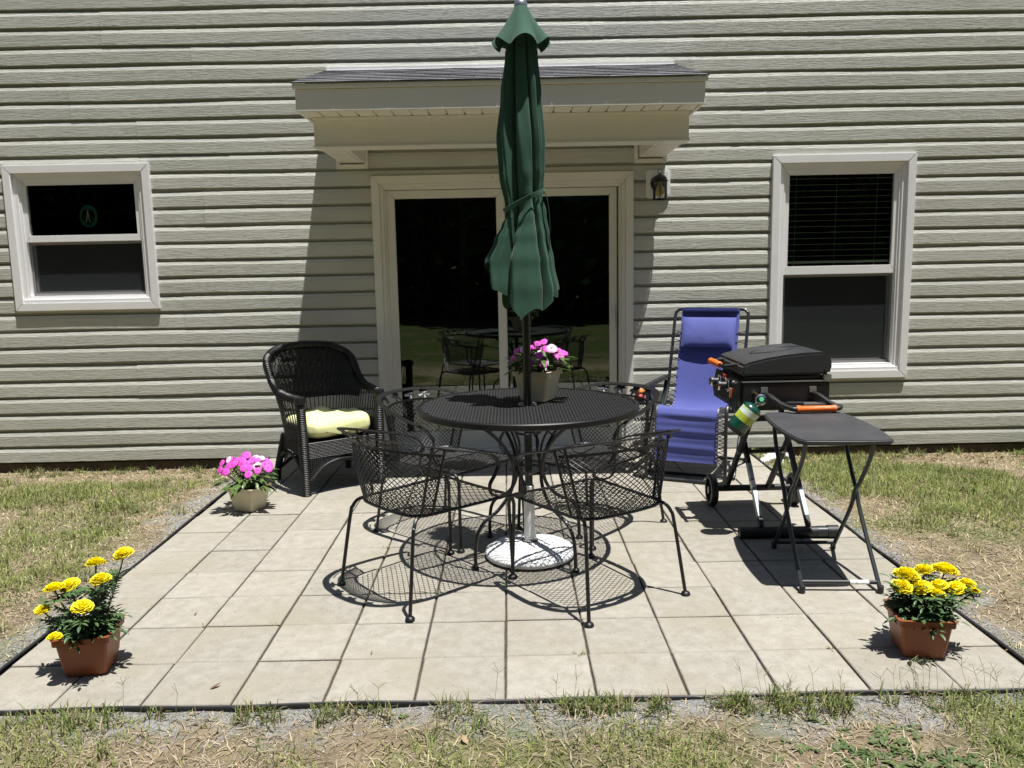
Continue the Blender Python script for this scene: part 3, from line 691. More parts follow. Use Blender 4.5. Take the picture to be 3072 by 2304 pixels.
# z, left half width, right half width, depth radius, pleat depth
UT = [(2.585, .020, .020, .02, .05), (2.45, .062, .064, .06, .45), (2.38, .080, .074, .078, .58), (2.20, .102, .088, .095, .64), (2.00, .126, .102, .112, .66), (1.86, .120, .098, .105, .66), (1.755, .096, .092, .088, .62),
      (1.70, .084, .086, .080, .58), (1.63, .118, .104, .092, .56), (1.55, .158, .120, .106, .52), (1.44, .210, .140, .124, .48), (1.30, .200, .166, .140, .46), (1.15, .185, .172, .150, .44)]
NF = 10; nth = 300; nz = 90
def fold(a, z):        # overlapping unequal pleats, each with a soft back and a sharp edge
    aw = a+.20*math.sin(a*3+1.3)+.17*math.sin(2*a-.7)+.07*math.sin(z*4+a)
    q = aw*NF/(2*math.pi)+.08*math.sin(z*3.3+aw); s_ = q-math.floor(q); idx = int(math.floor(q)) % NF
    if idx % 2: s_ = 1-s_
    lobe = math.sin(math.pi*s_**.52)**.75
    amp = (.95, .66, 1.0, .78, .92, .60, 1.0, .72, .97, .8)[idx]
    return max(0, lobe*amp+.06*math.sin(aw*27+z*5)*lobe)
def hem(a):            # the canopy edge hangs in uneven points
    c = math.cos(a); h_ = 1.190+.095*c*c+.15*max(0, (-c-.55)/.45)
    return h_+.040*abs(math.sin(a*4+.6))-.01
P = []
for i in range(nz+1):
    row = []
    for j in range(nth):
        a = 2*math.pi*j/nth; zb = hem(a); t = i/nz; z = 2.585+(zb-2.585)*t
        tie = 1.725+.045*math.cos(a)                     # the strap sits higher on the right
        zz = z+(1.725-tie)*math.exp(-((z-1.725)/.12)**2)
        l, r_, d, pl = lerp_tab(UT, zz)
        cx_ = math.cos(a); wx = r_ if cx_ > 0 else l
        rr = 1-pl+pl*fold(a, z)
        x = wx*math.cos(a)*rr; y = d*math.sin(a)*rr
        row.append((x, y, z))
    P.append(row)
MB().grid(P, closed_u=True).build('canopy', 'umbrella', um, smooth=True, angle=75)
P = []
for i in range(15):
    t = i/14; row = []
    for j in range(120):
        a = 2*math.pi*j/120; fl_ = .62+.38*abs(math.sin(a*3.5+.5+.5*math.sin(a*2)))**.8
        r_ = .026+(.104)*t**1.05; rr = r_*(1-t*.52+t*.52*fl_/.9); z = 2.592-.172*t+(.035*t*t*(abs(math.sin(a*3.5+.5+.5*math.sin(a*2)))**1.5))-.02*t
        row.append((rr*math.cos(a), rr*math.sin(a), z))
    P.append(row)
MB().grid(P, closed_u=True).build('vent_cap', 'umbrella', um, smooth=True, angle=75)
st = [(.094*math.cos(a)*(1.02 if math.cos(a) > 0 else 1.0), .086*math.sin(a), 1.725+.045*math.cos(a)) for a in np.linspace(0, 2*math.pi, 40, endpoint=False)]
MB().tube(st, 0, closed=True, sec=(.004, .020), up=(0, 0, 1)).build('tie_strap', 'umbrella', um)
MB().tube(spline([(.092, -.03, 1.768), (.108, -.035, 1.72), (.118, -.03, 1.62), (.114, -.02, 1.50)], 6), 0, sec=(.003, .012), up=(0, 1, 0)).build('strap_end', 'umbrella', um)

# ---- wicker armchair
wk = thing('wicker_armchair', 'black wicker armchair with a rounded back standing beside the patio door', 'armchair', (-1.204, 2.88, 0), -55.4)
PL = spline([(.255, -.272, .618), (.12, -.292, .622), (-.04, -.302, .640), (-.15, -.305, .700), (-.235, -.305, .800), (-.303, -.266, .858), (-.350, -.168, .900), (-.368, 0, .915)], 9)
rim = [tuple(p) for p in PL]+[tuple(p) for p in mir(PL)[::-1][1:]]
PB = spline([(.250, -.246, .330), (.12, -.254, .330), (-.04, -.252, .330), (-.13, -.242, .330), (-.195, -.215, .330), (-.235, -.165, .330), (-.252, -.09, .330), (-.256, 0, .330)], 9)
bot = [tuple(p) for p in PB]+[tuple(p) for p in mir(PB)[::-1][1:]]; nR = len(rim)
def wsurf(u, z):
    i = u*(nR-1); k = min(int(i), nR-2); f = i-k; a = Vector(rim[k])*(1-f)+Vector(rim[k+1])*f; b = Vector(bot[k])*(1-f)+Vector(bot[k+1])*f
    t = (z-.33)/(a.z-.33); c = t+.13*math.sin(math.pi*t)*0; tt = t**1.25; return Vector((b.x+(a.x-b.x)*tt, b.y+(a.y-b.y)*tt, z)), a.z
r1 = MB().tube(rim, .025, 12); 
for i in range(0, nR-1):      # wrapped reed round the rolled edge
    a, b = Vector(rim[i]), Vector(rim[i+1]); d = (b-a).normalized(); m_ = (a+b)/2; o_ = d.orthogonal().normalized(); q_ = d.cross(o_)
    r1.tube([m_+(o_*math.cos(t)+q_*math.sin(t))*.0255+d*(.004*math.sin(t)) for t in np.linspace(0, 2*math.pi, 10, endpoint=False)], .0042, 4, closed=True)
r1.build('rolled_rim', 'wicker', wk, smooth=True)
st_ = MB(); ns = 52
for i in range(ns+1):
    u = i/ns; _, zt = wsurf(u, .4); st_.tube([wsurf(u, .33+(zt-.34)*k/4)[0] for k in range(5)], .0034, 5, cap=False)
st_.build('stake_rods', 'wicker', wk, smooth=True)
wv = MB()
for z in np.arange(.335, .94, .0082):
    openb = (.452 < z < .545)
    if openb: continue
    run = []
    for i in range(97):
        u = i/96; p, zt = wsurf(u, z if z < 10 else z)
        side = abs(u-.5) > .34
        ok = z < zt-.012 and not (side and .40 < z < .60 and (z > .555 or True) and .44 < z)
        if ok:
            nn_ = Vector((p.x+.03, p.y, 0)).normalized(); run.append(p+nn_*.0026*(1 if (i+int(z*1000)) % 2 else -1))
        else:
            if len(run) > 2: wv.tube(run, .0040, 4, cap=False)
            run = []
    if len(run) > 2: wv.tube(run, .0040, 4, cap=False)
wv.build('weave', 'wicker', wk)
def wrapped(name, pts, r, par, wrap=.012):
    mb = MB().tube(pts, r, 10); P_ = [Vector(p) for p in pts]; tot = sum((b-a).length for a, b in zip(P_, P_[1:])); d0 = .01; acc = 0
    for a, b in zip(P_, P_[1:]):
        l = (b-a).length; d = (b-a).normalized(); o_ = d.orthogonal().normalized(); q_ = d.cross(o_)
        while d0 < acc+l:
            m_ = a+d*(d0-acc); mb.tube([m_+(o_*math.cos(t)+q_*math.sin(t))*r*1.02 for t in np.linspace(0, 2*math.pi, 10, endpoint=False)], .0042, 4, closed=True); d0 += wrap
        acc += l
    return mb.build(name, 'wicker', par, smooth=True)
for sg in (-1, 1):
    wrapped('front_leg', [(.258, sg*.262, .0), (.258, sg*.262, .12), (.256, sg*.264, .35), (.254, sg*.270, .61)], .029, wk)
    wrapped('rear_leg', [tuple(p) for p in spline([(-.285, sg*.262, 0), (-.275, sg*.258, .08), (-.235, sg*.245, .20), (-.205, sg*.225, .33)], 5)], .021, wk)
    wrapped('side_brace', [tuple(p) for p in spline([(-.26, sg*.255, .10), (-.17, sg*.25, .205), (-.03, sg*.25, .235), (.12, sg*.255, .20), (.245, sg*.26, .085)], 6)], .012, wk)
    MB().lathe([(0, .595), (.036, .597), (.040, .615), (.033, .638), (0, .645)], 14, Matrix.Translation((.256, sg*.270, 0))).build('arm_knob', 'wicker', wk, smooth=True)
wrapped('front_brace', [tuple(p) for p in spline([(.262, -.235, .09), (.255, -.13, .175), (.25, 0, .205), (.255, .13, .175), (.262, .235, .09)], 6)], .012, wk)
wrapped('rear_brace', [tuple(p) for p in spline([(-.27, -.24, .09), (-.25, -.13, .165), (-.25, 0, .19), (-.25, .13, .165), (-.27, .24, .09)], 6)], .012, wk)
ap = MB()
for (pa, pb_, nsd) in (((.256, -.24), (.256, .24), 34), ((-.2, -.236), (.24, -.252), 30), ((-.2, .236), (.24, .252), 30)):
    for i in range(nsd+1):
        t = i/nsd; x = pa[0]+(pb_[0]-pa[0])*t; y = pa[1]+(pb_[1]-pa[1])*t; dip = .235-.10*(abs(2*t-1)**2)
        ap.tube([(x, y, dip), (x, y, .335)], .0032, 4, cap=False)
    for z in np.arange(.24, .335, .0095):
        ap.tube([(pa[0]+(pb_[0]-pa[0])*t, pa[1]+(pb_[1]-pa[1])*t, z) for t in (0, .5, 1)], .0040, 4, cap=False)
ap.build('apron', 'wicker', wk)
MB().prism([(.255, -.245), (.255, .245), (-.13, .235), (-.22, .17), (-.245, .0), (-.22, -.17), (-.13, -.235)], .315, .334).build('seat', 'wicker', wk, bevel=.004)

cu = thing('seat_cushion', 'puffy pale yellow tufted cushion on the black wicker armchair', 'cushion', (-1.204+.02*.57, 2.88-.02*.82, .336), -55.4)
P = []; nu, nv = 40, 56
tufts = [(-.10, -.105), (-.10, .105), (.105, -.075), (.105, .085), (0, 0)]
for i in range(nu+1):
    ph = -math.pi/2+math.pi*i/nu; row = []
    for j in range(nv):
        a = 2*math.pi*j/nv; cs, sn = math.cos(a), math.sin(a); e = .36
        sx = math.copysign(abs(cs)**e, cs); sy = math.copysign(abs(sn)**e, sn); cp = abs(math.cos(ph))**.55; sp_ = math.copysign(abs(math.sin(ph))**.75, math.sin(ph))
        x = .232*sx*cp; y = .234*sy*cp; z = .070+.070*sp_
        if sp_ > 0:
            z += .030*max(0, 1-(x*x+y*y)/.06)+.012+.020*(vnoise(x*14+5, y*14+3, 2)-.5)
            for tx, ty in tufts: z -= .050*math.exp(-((x-tx)**2+(y-ty)**2)/.0034)
        cl = math.exp(-((y-.012)**2)/.0010)*max(0, x/.23); z -= .034*cl*(sp_ > -.2); x -= .030*cl
        z += .010*math.cos(y*27)*max(0, sp_)
        wv_ = .007*math.sin(a*22+3*math.sin(a*5))*cp*(1-abs(sp_))
        row.append((x*(1+wv_*2), y*(1+wv_*2), max(.0, z)))
    P.append(row)
MB().grid(P, closed_u=True).build('cover', 'cushion', cu, smooth=True, angle=80)
for tx, ty in tufts: MB().lathe([(0, -.004), (.008, -.003), (.009, .001), (0, .004)], 10, Matrix.Translation((tx, ty, .108))).build('button', 'cushion', cu, smooth=True)

# ---- reclining sling chair (local: x forward, y left)
rc = thing('reclining_chair', 'blue sling reclining lounge chair with dark tube frame against the siding', 'recliner', (1.342, 3.03, 0), 245)
# side profile of the fabric (x, z): top of back -> seat crease -> knee -> foot
SP = spline([(-.385, 0, 1.085), (-.345, 0, .98), (-.255, 0, .74), (-.165, 0, .52), (-.095, 0, .425), (-.02, 0, .405), (.10, 0, .432), (.22, 0, .472), (.30, 0, .492), (.348, 0, .478), (.372, 0, .43), (.382, 0, .34), (.390, 0, .24), (.398, 0, .135)], 8)
def fab(lo, hi, hw_, off, name, par, sag=.012, mat='blue_fabric', rip=True):
    P = []; n = len(SP)
    for i in range(lo, hi+1):
        p = SP[i]; q = SP[min(i+1, n-1)]-SP[max(i-1, 0)]; nn = Vector((q.z, 0, -q.x)).normalized()*-1
        row = []; front = p.x > .33
        for j in range(21):
            v = -1+2*j/20; s_ = sag*(1-v*v)
            rp = (.0022*math.sin(p.z*118+.35*v)+.0030*math.sin(p.z*57+1+v*.3))*(1-.5*v*v) if (rip and front) else 0
            c = p-nn*(s_)+nn*off+nn*rp; row.append((c.x, v*hw_, c.z))
        P.append(row)
    return MB().grid(P).build(name, mat, par, smooth=True, angle=80)
sl_ = fab(0, len(SP)-1, .208, .0, 'sling', rc)
# pillow strapped over the head end
P = []
for i in range(13):
    t = i/12; row = []
    for j in range(25):
        v = -1+2*j/24; th = .030*(math.sin(math.pi*t)**.6)*(max(0, 1-abs(v)**6)**.5)+.004*(vnoise(v*4+3, t*5)-.5)
        z = 1.035-.205*t; x = -.372+.104*t*.95+.018; row.append((x+.026*0+th+.006, v*.188, z))
    P.append(row)
MB().grid(P).build('head_pillow', 'blue_fabric', rc, smooth=True, angle=80)
MB().box(-.392, -.366, -.205, .205, 1.072, 1.100).build('top_sleeve', 'blue_fabric', rc, bevel=.009)
for sg in (-1, 1):
    y = sg*.262
    MB().tube(spline([(-.06, y, .42), (-.19, y, .54), (-.30, y, .80), (-.395, y, 1.03), (-.412, sg*.248, 1.075), (-.418, sg*.205, 1.090), (-.418, 0, 1.092)], 7), .0115, 9).build('back_tube', 'tube_dark', rc, smooth=True)
    MB().tube(spline([(-.10, sg*.258, .43), (.10, sg*.258, .445), (.30, sg*.258, .505), (.362, sg*.258, .485), (.392, sg*.258, .40), (.402, sg*.258, .20), (.408, sg*.258, .045), (.406, sg*.235, .0135), (.404, sg*.18, .0125), (.404, 0, .0125)], 7), .0118, 9).build('leg_tube', 'tube_dark', rc, smooth=True)
    MB().tube(spline([(.27, sg*.285, .600), (.20, sg*.285, .50), (-.02, sg*.285, .33), (-.22, sg*.285, .10), (-.29, sg*.285, .020)], 6), .0112, 9).build('cross_tube', 'tube_dark', rc, smooth=True)
    MB().tube(spline([(-.22, sg*.285, .585), (-.10, sg*.285, .40), (.08, sg*.285, .18), (.20, sg*.285, .045), (.24, sg*.285, .014)], 6), .0112, 9).build('cross_tube', 'tube_dark', rc, smooth=True)
    MB().tube([(.29, sg*.285, .590), (.300, sg*.285, .46)], .009, 8).build('arm_post', 'tube_dark', rc, smooth=True)
    a = MB().box(-.26, .27, y*1.09-.028, y*1.09+.028, .600, .622); a.build('arm_rest', 'plastic_black', rc, bevel=.010, seg=3)
    MB().lathe([(0, 0), (.016, .002), (.018, .05), (.016, .10), (0, .102)], 12, Matrix.Translation((.24, y*1.09, .606)) @ Matrix.Rotation(R(90), 4, 'Y')).build('arm_end', 'tube_dark', rc, smooth=True)
    MB().lathe([(0, -.012), (.030, -.012), (.034, 0), (.030, .012), (0, .012)], 16, Matrix.Translation((-.03, sg*.285, .335)) @ Matrix.Rotation(R(90), 4, 'X')).build('pivot_knob', 'plastic_black', rc, smooth=True)
    # elastic lacing and eyelets
    lc = MB(); ey = MB()
    n = len(SP)
    for i in range(10, n-1, 2):
        p = SP[i]; d = (SP[min(i+1, n-1)]-SP[i-1]).normalized()
        ey.lathe([(.002, -.002), (.006, -.002), (.006, .002), (.002, .002)], 8, Matrix.Translation((p.x+.003, sg*.200, p.z)) @ Vector((d.z, 0, -d.x)).to_track_quat('Z', 'Y').to_matrix().to_4x4(), cap=False)
        for k in (-1, 1): lc.tube([(p.x, sg*.204, p.z), (p.x+d.x*.012*k-.002, sg*.256, p.z+d.z*.012*k)], .0030, 5)
    tag(lc.build('lacing', 'cord', rc), kind='stuff'); tag(ey.build('eyelets', 'eyelet', rc), kind='stuff')
MB().tube([(-.29, -.285, .020), (-.29, .285, .020)], .0112, 8).build('rear_foot_tube', 'tube_dark', rc, smooth=True)
MB().tube([(.24, -.285, .0135), (.24, .285, .0135)], .0112, 8).build('base_tube', 'tube_dark', rc, smooth=True)
for sg in (-1, 1): MB().box(-.315, -.265, sg*.285-.02, sg*.285+.02, .001, .034).build('rubber_foot', 'plastic_black', rc, bevel=.006)
# clip-on tray at the arm
ty_ = MB(); ty_.lathe([(0, .460), (.085, .460), (.092, .468), (.092, .476), (.084, .470), (0, .470)], 28, Matrix.Translation((.10, -.392, 0))); ty_.box(.04, .16, -.32, -.296, .464, .600)
ty_.build('side_tray', 'tube_dark', rc, smooth=True)
orn = thing('small_ornament', 'tiny orange and dark red ornament on the blue recliner side tray', 'ornament', (0, 0, 0))
_m = Matrix.Translation((1.342, 3.03, 0)) @ Matrix.Rotation(R(245), 4, 'Z'); orn.location = _m @ Vector((.10, -.392, .476))
MB().lathe([(0, .0), (.032, .0), (.040, .020), (.034, .040), (.020, .052), (0, .052)], 14).build('red_base', 'red_deco', orn, smooth=True)
ob = MB()
for k in range(9):
    a = k*2.4; ob.lathe([(0, 0), (.011, .006), (.014, .020), (.008, .034), (0, .038)], 8, Matrix.Translation((.020*math.cos(a), .020*math.sin(a), .048+.003*(k % 3))) @ Matrix.Rotation(.5*math.sin(a), 4, 'X') @ Matrix.Rotation(.5*math.cos(a), 4, 'Y'))
ob.build('orange_petals', 'orange_deco', orn, smooth=True)

# ---- folding cart + gas griddle
ct = thing('grill_cart', 'black folding scissor cart on two wheels carrying the griddle', 'cart', (1.46, 1.85, 0))
cx, cy = 1.46, 1.85
MB().tube([(-.247, -.30, .030), (.247, -.315, .030)], .029, 16).build('foot_tube', 'plastic_black', ct, smooth=True)
MB().tube([(.155, -.3122, .030), (.205, -.3138, .030)], .0300, 16).build('foot_sleeve', 'tube_dark', ct, smooth=True)
MB().tube([(.205, -.3138, .030), (.262, -.3155, .030)], .0335, 16).build('foot_cap', 'plastic_black', ct, smooth=True)
def bar(a, b, w_, h_, name, mat, up=(1, 0, 0)): return MB().tube([a, b], 0, sec=(w_, h_), up=up).build(name, mat, ct, bevel=.002, seg=1)
for sg, xo in ((-1, -.130), (1, .115)):
    A0 = Vector((xo, -.30, .055)); A1 = Vector((xo, .235, .655)); B0 = Vector((xo-.030*1, .285, .105)); B1 = Vector((xo-.030, -.225, .660))
    bar(A0, A1, .034, .022, 'scissor_leg', 'plastic_black'); bar(B0, B1, .034, .022, 'scissor_leg', 'plastic_black')
    d = (A1-A0); off = Vector((0, 0, 0)); nrm = Vector((0, -d.z, d.y)).normalized()*-.0
    for (t0, t1, mt, nm) in ((.07, .27, 'sticker_silver', 'sticker'), (.275, .335, 'white_sticker', 'sticker'), (.34, .46, 'sticker_silver', 'sticker')):
        if sg > 0 and nm == 'sticker' and t0 > .27: continue
        bar(A0+d*t0, A0+d*t1, .0352, .0232, nm, mt)
    MB().lathe([(0, -.03), (.012, -.03), (.012, .03), (0, .03)], 12, Matrix.Translation((xo-.015, .020, .385)) @ Matrix.Rotation(R(90), 4, 'Y')).build('pivot_bolt', 'steel', ct, smooth=True)
MB().tube([(-.23, .285, .105), (.235, .285, .105)], .019, 12).build('axle', 'plastic_black', ct, smooth=True)
MB().tube([(-.15, .02, .385), (.11, .02, .385)], .011, 8).build('cross_rod', 'plastic_black', ct, smooth=True)
bar((-.16, .15, .545), (.13, .15, .545), .03, .03, 'rear_rail', 'plastic_black', up=(0, 0, 1))
for sg in (-1, 1):
    Tm = Matrix.Translation((sg*.243, .290, .094)) @ Matrix.Rotation(R(90), 4, 'Y')
    wo = MB().lathe([(.068, -.020), (.086, -.020), (.094, -.012), (.094, .012), (.086, .020), (.068, .020), (.068, -.020)], 40, Tm, cap=False).build('wheel', 'plastic_black', ct, smooth=True)
    hb_ = MB().lathe([(0, -.022), (.022, -.022), (.024, -.01), (.024, .01), (.022, .022), (0, .022)], 16, Tm)
    for k in range(6):
        a = k*math.pi/3; hb_.tube([Tm @ Vector((.02*math.cos(a), .02*math.sin(a), 0)), Tm @ Vector((.070*math.cos(a), .070*math.sin(a), 0))], .007, 6)
    hb_.build('hub', 'tube_dark', wo, smooth=True)
for y in (-.20, .21): bar((-.235, y, .668), (.235, y, .668), .03, .022, 'top_rail', 'plastic_black', up=(0, 0, 1))

gr = thing('gas_griddle', 'black tabletop gas griddle with a hood and orange handle grips', 'grill', (1.455, 1.845, 0))
gx0, gx1, gy0, gy1 = -.225, .225, -.245, .240
bd = MB(); bd.box(gx0, gx1, gy0, gy1, .680, .808); bd.build('firebox', 'grill_body', gr, bevel=.006)
MB().prism([(gx0-.022, .665), (gx0-.030, .72), (gx0-.012, .826), (gx0-.001, .826), (gx0-.001, .665)], gy0+.012, gy1+.004, 'y').build('control_panel', 'grill_body', gr, bevel=.004)
MB().box(gx0-.004, gx1+.004, gy0-.004, gy1+.004, .8085, .816).build('griddle_lip', 'steel', gr, bevel=.002)
MB().box(gx0+.02, gx1-.02, gy0+.02, gy1-.02, .816, .836).build('griddle_plate', 'grill_body', gr)
hp = [(-.228, .842), (-.232, .868), (-.222, .898), (-.190, .914), (-.10, .934), (0, .949), (.10, .958), (.185, .960), (.215, .952), (.232, .925), (.234, .868), (.222, .846)]
MB().prism(hp, gy0-.004, gy1+.012, 'y').build('hood', 'hood', gr, bevel=.012, seg=4, angle=40)
sw = MB()
def hz(x):
    for (a, za), (b, zb) in zip(hp[3:8], hp[4:9]):
        if a <= x <= b: return za+(zb-za)*(x-a)/(b-a)
    return .955
pts = [(.01+.115*math.cos(a)*1.0+.02*math.sin(2*a), .085*math.sin(a)*.9) for a in np.linspace(.6, 2*math.pi+.2, 40)]
sw.tube([(x, y, hz(x)+.001) for x, y in pts], .0032, 6); sw.tube([(x, .10-.35*(x-.02)**2*8, hz(x)+.001) for x in np.linspace(.03, .17, 10)], .0028, 6)
sw.build('hood_emboss', 'hood', gr, smooth=True)
MB().lathe([(0, 0), (.010, .001), (.010, .006), (0, .009)], 12, Matrix.Translation((.200, gy0-.004, .866)) @ RX90).build('hinge_bolt', 'tube_dark', gr, smooth=True)
MB().box(.19, .232, gy0-.002, gy0+.02, .816, .845).build('hinge', 'steel', gr, bevel=.002)
# hood handle
for y in (-.13, .13): MB().tube([(-.215, y, .890), (-.300, y, .884)], .008, 8).build('handle_post', 'tube_dark', gr, smooth=True)
MB().tube([(-.300, -.145, .884), (-.300, .145, .884)], .0105, 10).build('handle_bar', 'plastic_black', gr, smooth=True)
gp = [(.012, -.10), (.0175, -.095), (.0165, -.05), (.0185, 0), (.0165, .05), (.0175, .095), (.012, .10)]
MB().lathe(gp, 14, Matrix.Translation((-.300, .02, .884)) @ RX90).build('hood_grip', 'orange', gr, smooth=True)
# knobs
for y in (-.055, .105):
    K = Matrix.Translation((gx0-.024, y, .772)) @ Matrix.Rotation(R(-92), 4, 'Y')
    MB().lathe([(0, 0), (.036, 0), (.037, .004), (.034, .007), (.033, .003), (0, .003)], 28, K).build('bezel', 'chrome', gr, smooth=True)
    kb = MB().lathe([(0, .004), (.020, .004), (.020, .034), (.024, .036), (.024, .052), (.020, .055), (0, .055)], 24, K).build('knob', 'plastic_black', gr, smooth=True)
    MB().lathe([(.0245, .044), (.0255, .050), (.022, .0565), (.018, .0565)], 24, K, cap=False).build('knob_rim', 'chrome', kb, smooth=True)
    MB().box(-.0045, .0045, .002, .0232, .0552, .0575, K).build('knob_mark', 'orange', kb)
MB().box(gx0-.0315, gx0-.026, -.150, -.128, .715, .765).build('igniter_label', 'orange', gr)
MB().box(gx0-.0318, gx0-.026, -.126, -.116, .715, .765).build('igniter_stripe', 'white_paint', gr)
MB().box(gx0-.0235, gx0-.016, .015, .060, .800, .818).build('warning_label', 'red_mark', gr)
# raised lettering on the panel
cu_ = bpy.data.curves.new('lettering', 'FONT'); cu_.body = 'BLACKSTONE'; cu_.size = .040; cu_.extrude = .0008; cu_.align_x = 'CENTER'
tmp = bpy.data.objects.new('lettering_curve', cu_); COL.objects.link(tmp); dg = bpy.context.evaluated_depsgraph_get()
me = bpy.data.meshes.new_from_object(tmp.evaluated_get(dg)); bpy.data.objects.remove(tmp); me.materials.clear(); me.materials.append(MATS['text_grey'])
tx = bpy.data.objects.new('lettering', me); COL.objects.link(tx); tx.parent = gr
tx.matrix_local = Matrix.Translation((gx0-.0292, 0, .688)) @ Matrix(((0, 0, -1, 0), (-1, 0, 0, 0), (0, 1, 0, 0), (0, 0, 0, 1)))
# side carrying handle with tool tray, towards the side table
for x in (-.115, .135):
    MB().tube(spline([(x, gy0, .752), (x+.02, gy0-.05, .742), (x+.055, gy0-.115, .712), (x+.085, gy0-.155, .700)], 5), .0125, 10).build('side_arm', 'plastic_black', gr, smooth=True)
    MB().box(x-.018, x+.018, gy0-.012, gy0-.001, .755, .785).build('bracket', 'steel', gr, bevel=.002)
MB().tube(spline([(-.035, gy0-.145, .702), (-.022, gy0-.165, .698), (.01, gy0-.172, .697), (.18, gy0-.172, .697), (.212, gy0-.165, .699), (.224, gy0-.145, .702)], 5), .0125, 10).build('side_bar', 'plastic_black', gr, smooth=True)
gp = [(.0135, -.098), (.0185, -.098), (.0185, -.080), (.0165, -.076), (.0165, .076), (.0185, .080), (.0185, .098), (.0135, .098)]
MB().lathe(gp, 16, Matrix.Translation((.092, gy0-.172, .697)) @ Matrix.Rotation(R(90), 4, 'Y')).build('side_grip', 'orange', gr, smooth=True)
MB().box(-.03, .19, gy0-.125, gy0-.006, .700, .706).build('side_shelf', 'grill_body', gr, bevel=.002)
MB().tube([(-.02, gy0-.08, .713), (.06, gy0-.085, .713)], .007, 8).build('tool_handle', 'plastic_black', gr, smooth=True)
MB().box(.06, .17, gy0-.10, gy0-.04, .7065, .710).build('scraper', 'steel', gr)
# regulator and gas bottle
MB().tube([(-.165, gy0+.005, .755), (-.155, gy0-.03, .748)], .008, 8).build('inlet', 'brass', gr, smooth=True)
RG = Matrix.Translation((-.150, gy0-.060, .730)) @ Matrix.Rotation(R(75), 4, 'X')
MB().lathe([(0, -.018), (.026, -.018), (.030, -.012), (.030, .012), (.026, .018), (.018, .021), (0, .021)], 28, RG).build('regulator', 'chrome', gr, smooth=True)
MB().lathe([(0, .0212), (.013, .0212), (.013, .0225), (0, .0225)], 6, RG).build('regulator_badge', 'glass_green', gr)
bt_ = thing('gas_bottle', 'small green gas bottle hanging tilted from the griddle regulator', 'gas bottle', (1.455-.150, 1.845+gy0-.060, .730))
ax_ = Vector((-.135, .03, -.175)).normalized(); Bm = ax_.to_track_quat('Z', 'Y').to_matrix().to_4x4()
MB().lathe([(0, .024), (.013, .024), (.013, .040), (.016, .042)], 14, Bm).build('neck', 'chrome', bt_, smooth=True)
MB().lathe([(.012, .036), (.026, .039), (.040, .047), (.049, .060), (.0505, .068)], 32, Bm, cap=False).build('shoulder', 'bottle_green', bt_, smooth=True)
MB().lathe([(.0507, .068), (.0507, .102)], 32, Bm, cap=False).build('label', 'bottle_label', bt_, smooth=True)
MB().lathe([(.0508, .102), (.0508, .138)], 32, Bm, cap=False).build('label_band', 'bottle_label_yellow', bt_, smooth=True)
MB().lathe([(.0505, .138), (.0505, .188), (.047, .192)], 32, Bm, cap=False).build('body', 'bottle_green', bt_, smooth=True)
MB().lathe([(.0515, .184), (.0515, .206), (.047, .208), (0, .208)], 32, Bm).build('boot', 'plastic_black', bt_, smooth=True)

# ---- folding side table
sd = thing('folding_side_table', 'small folding table with a curved charcoal top and crossed tube legs', 'side table', (1.47, 1.13, 0), -4)
out = [tuple(p)[:2] for p in spline([(-.150, -.335, 0), (0, -.342, 0), (.150, -.335, 0), (.186, -.318, 0), (.198, -.28, 0), (.215, -.10, 0), (.215, .10, 0), (.198, .28, 0), (.186, .318, 0), (.150, .335, 0), (0, .342, 0), (-.150, .335, 0), (-.186, .318, 0), (-.198, .28, 0), (-.215, .10, 0), (-.215, -.10, 0), (-.198, -.28, 0), (-.186, -.318, 0)], 4, closed=True)]
MB().prism(out, .654, .676).build('table_top', 'tray_top', sd, bevel=.005, seg=3)
for sg in (-1, 1):
    xo = sg*.165
    MB().tube(spline([(xo, .23, .650), (xo, .19, .56), (xo, .085, .43), (xo, .020, .365), (xo, -.05, .27), (xo, -.315, .012)], 6), .0098, 9).build('leg', 'tube_dark', sd, smooth=True)
    xi = xo-sg*.021
    MB().tube(spline([(xi, -.23, .650), (xi, -.19, .56), (xi, -.085, .43), (xi, -.020, .365), (xi, .03, .27), (xi, .245, .012)], 6), .0098, 9).build('leg', 'tube_dark', sd, smooth=True)
    for (x, y) in ((xo, -.316), (xi, .246)): MB().lathe([(0, .0), (.013, .001), (.0135, .03), (.0105, .034)], 12, Matrix.Translation((x, y, .001))).build('leg_cap', 'plastic_black', sd, smooth=True)
    for y in (-.235, .235): MB().box(sg*.155-.03, sg*.155+.03, y-.022, y+.022, .6425, .6535).build('bracket', 'plastic_black', sd, bevel=.003)
MB().tube([(-.165, -.285, .036), (.165, -.285, .036)], .0092, 9).build('stretcher', 'tube_dark', sd, smooth=True)
MB().tube([(-.144, .215, .042), (.144, .215, .042)], .0092, 9).build('stretcher', 'tube_dark', sd, smooth=True)
MB().tube([(.045, -.285, .036), (.125, -.285, .036)], .0098, 9).build('sticker', 'white_sticker', sd, smooth=True)

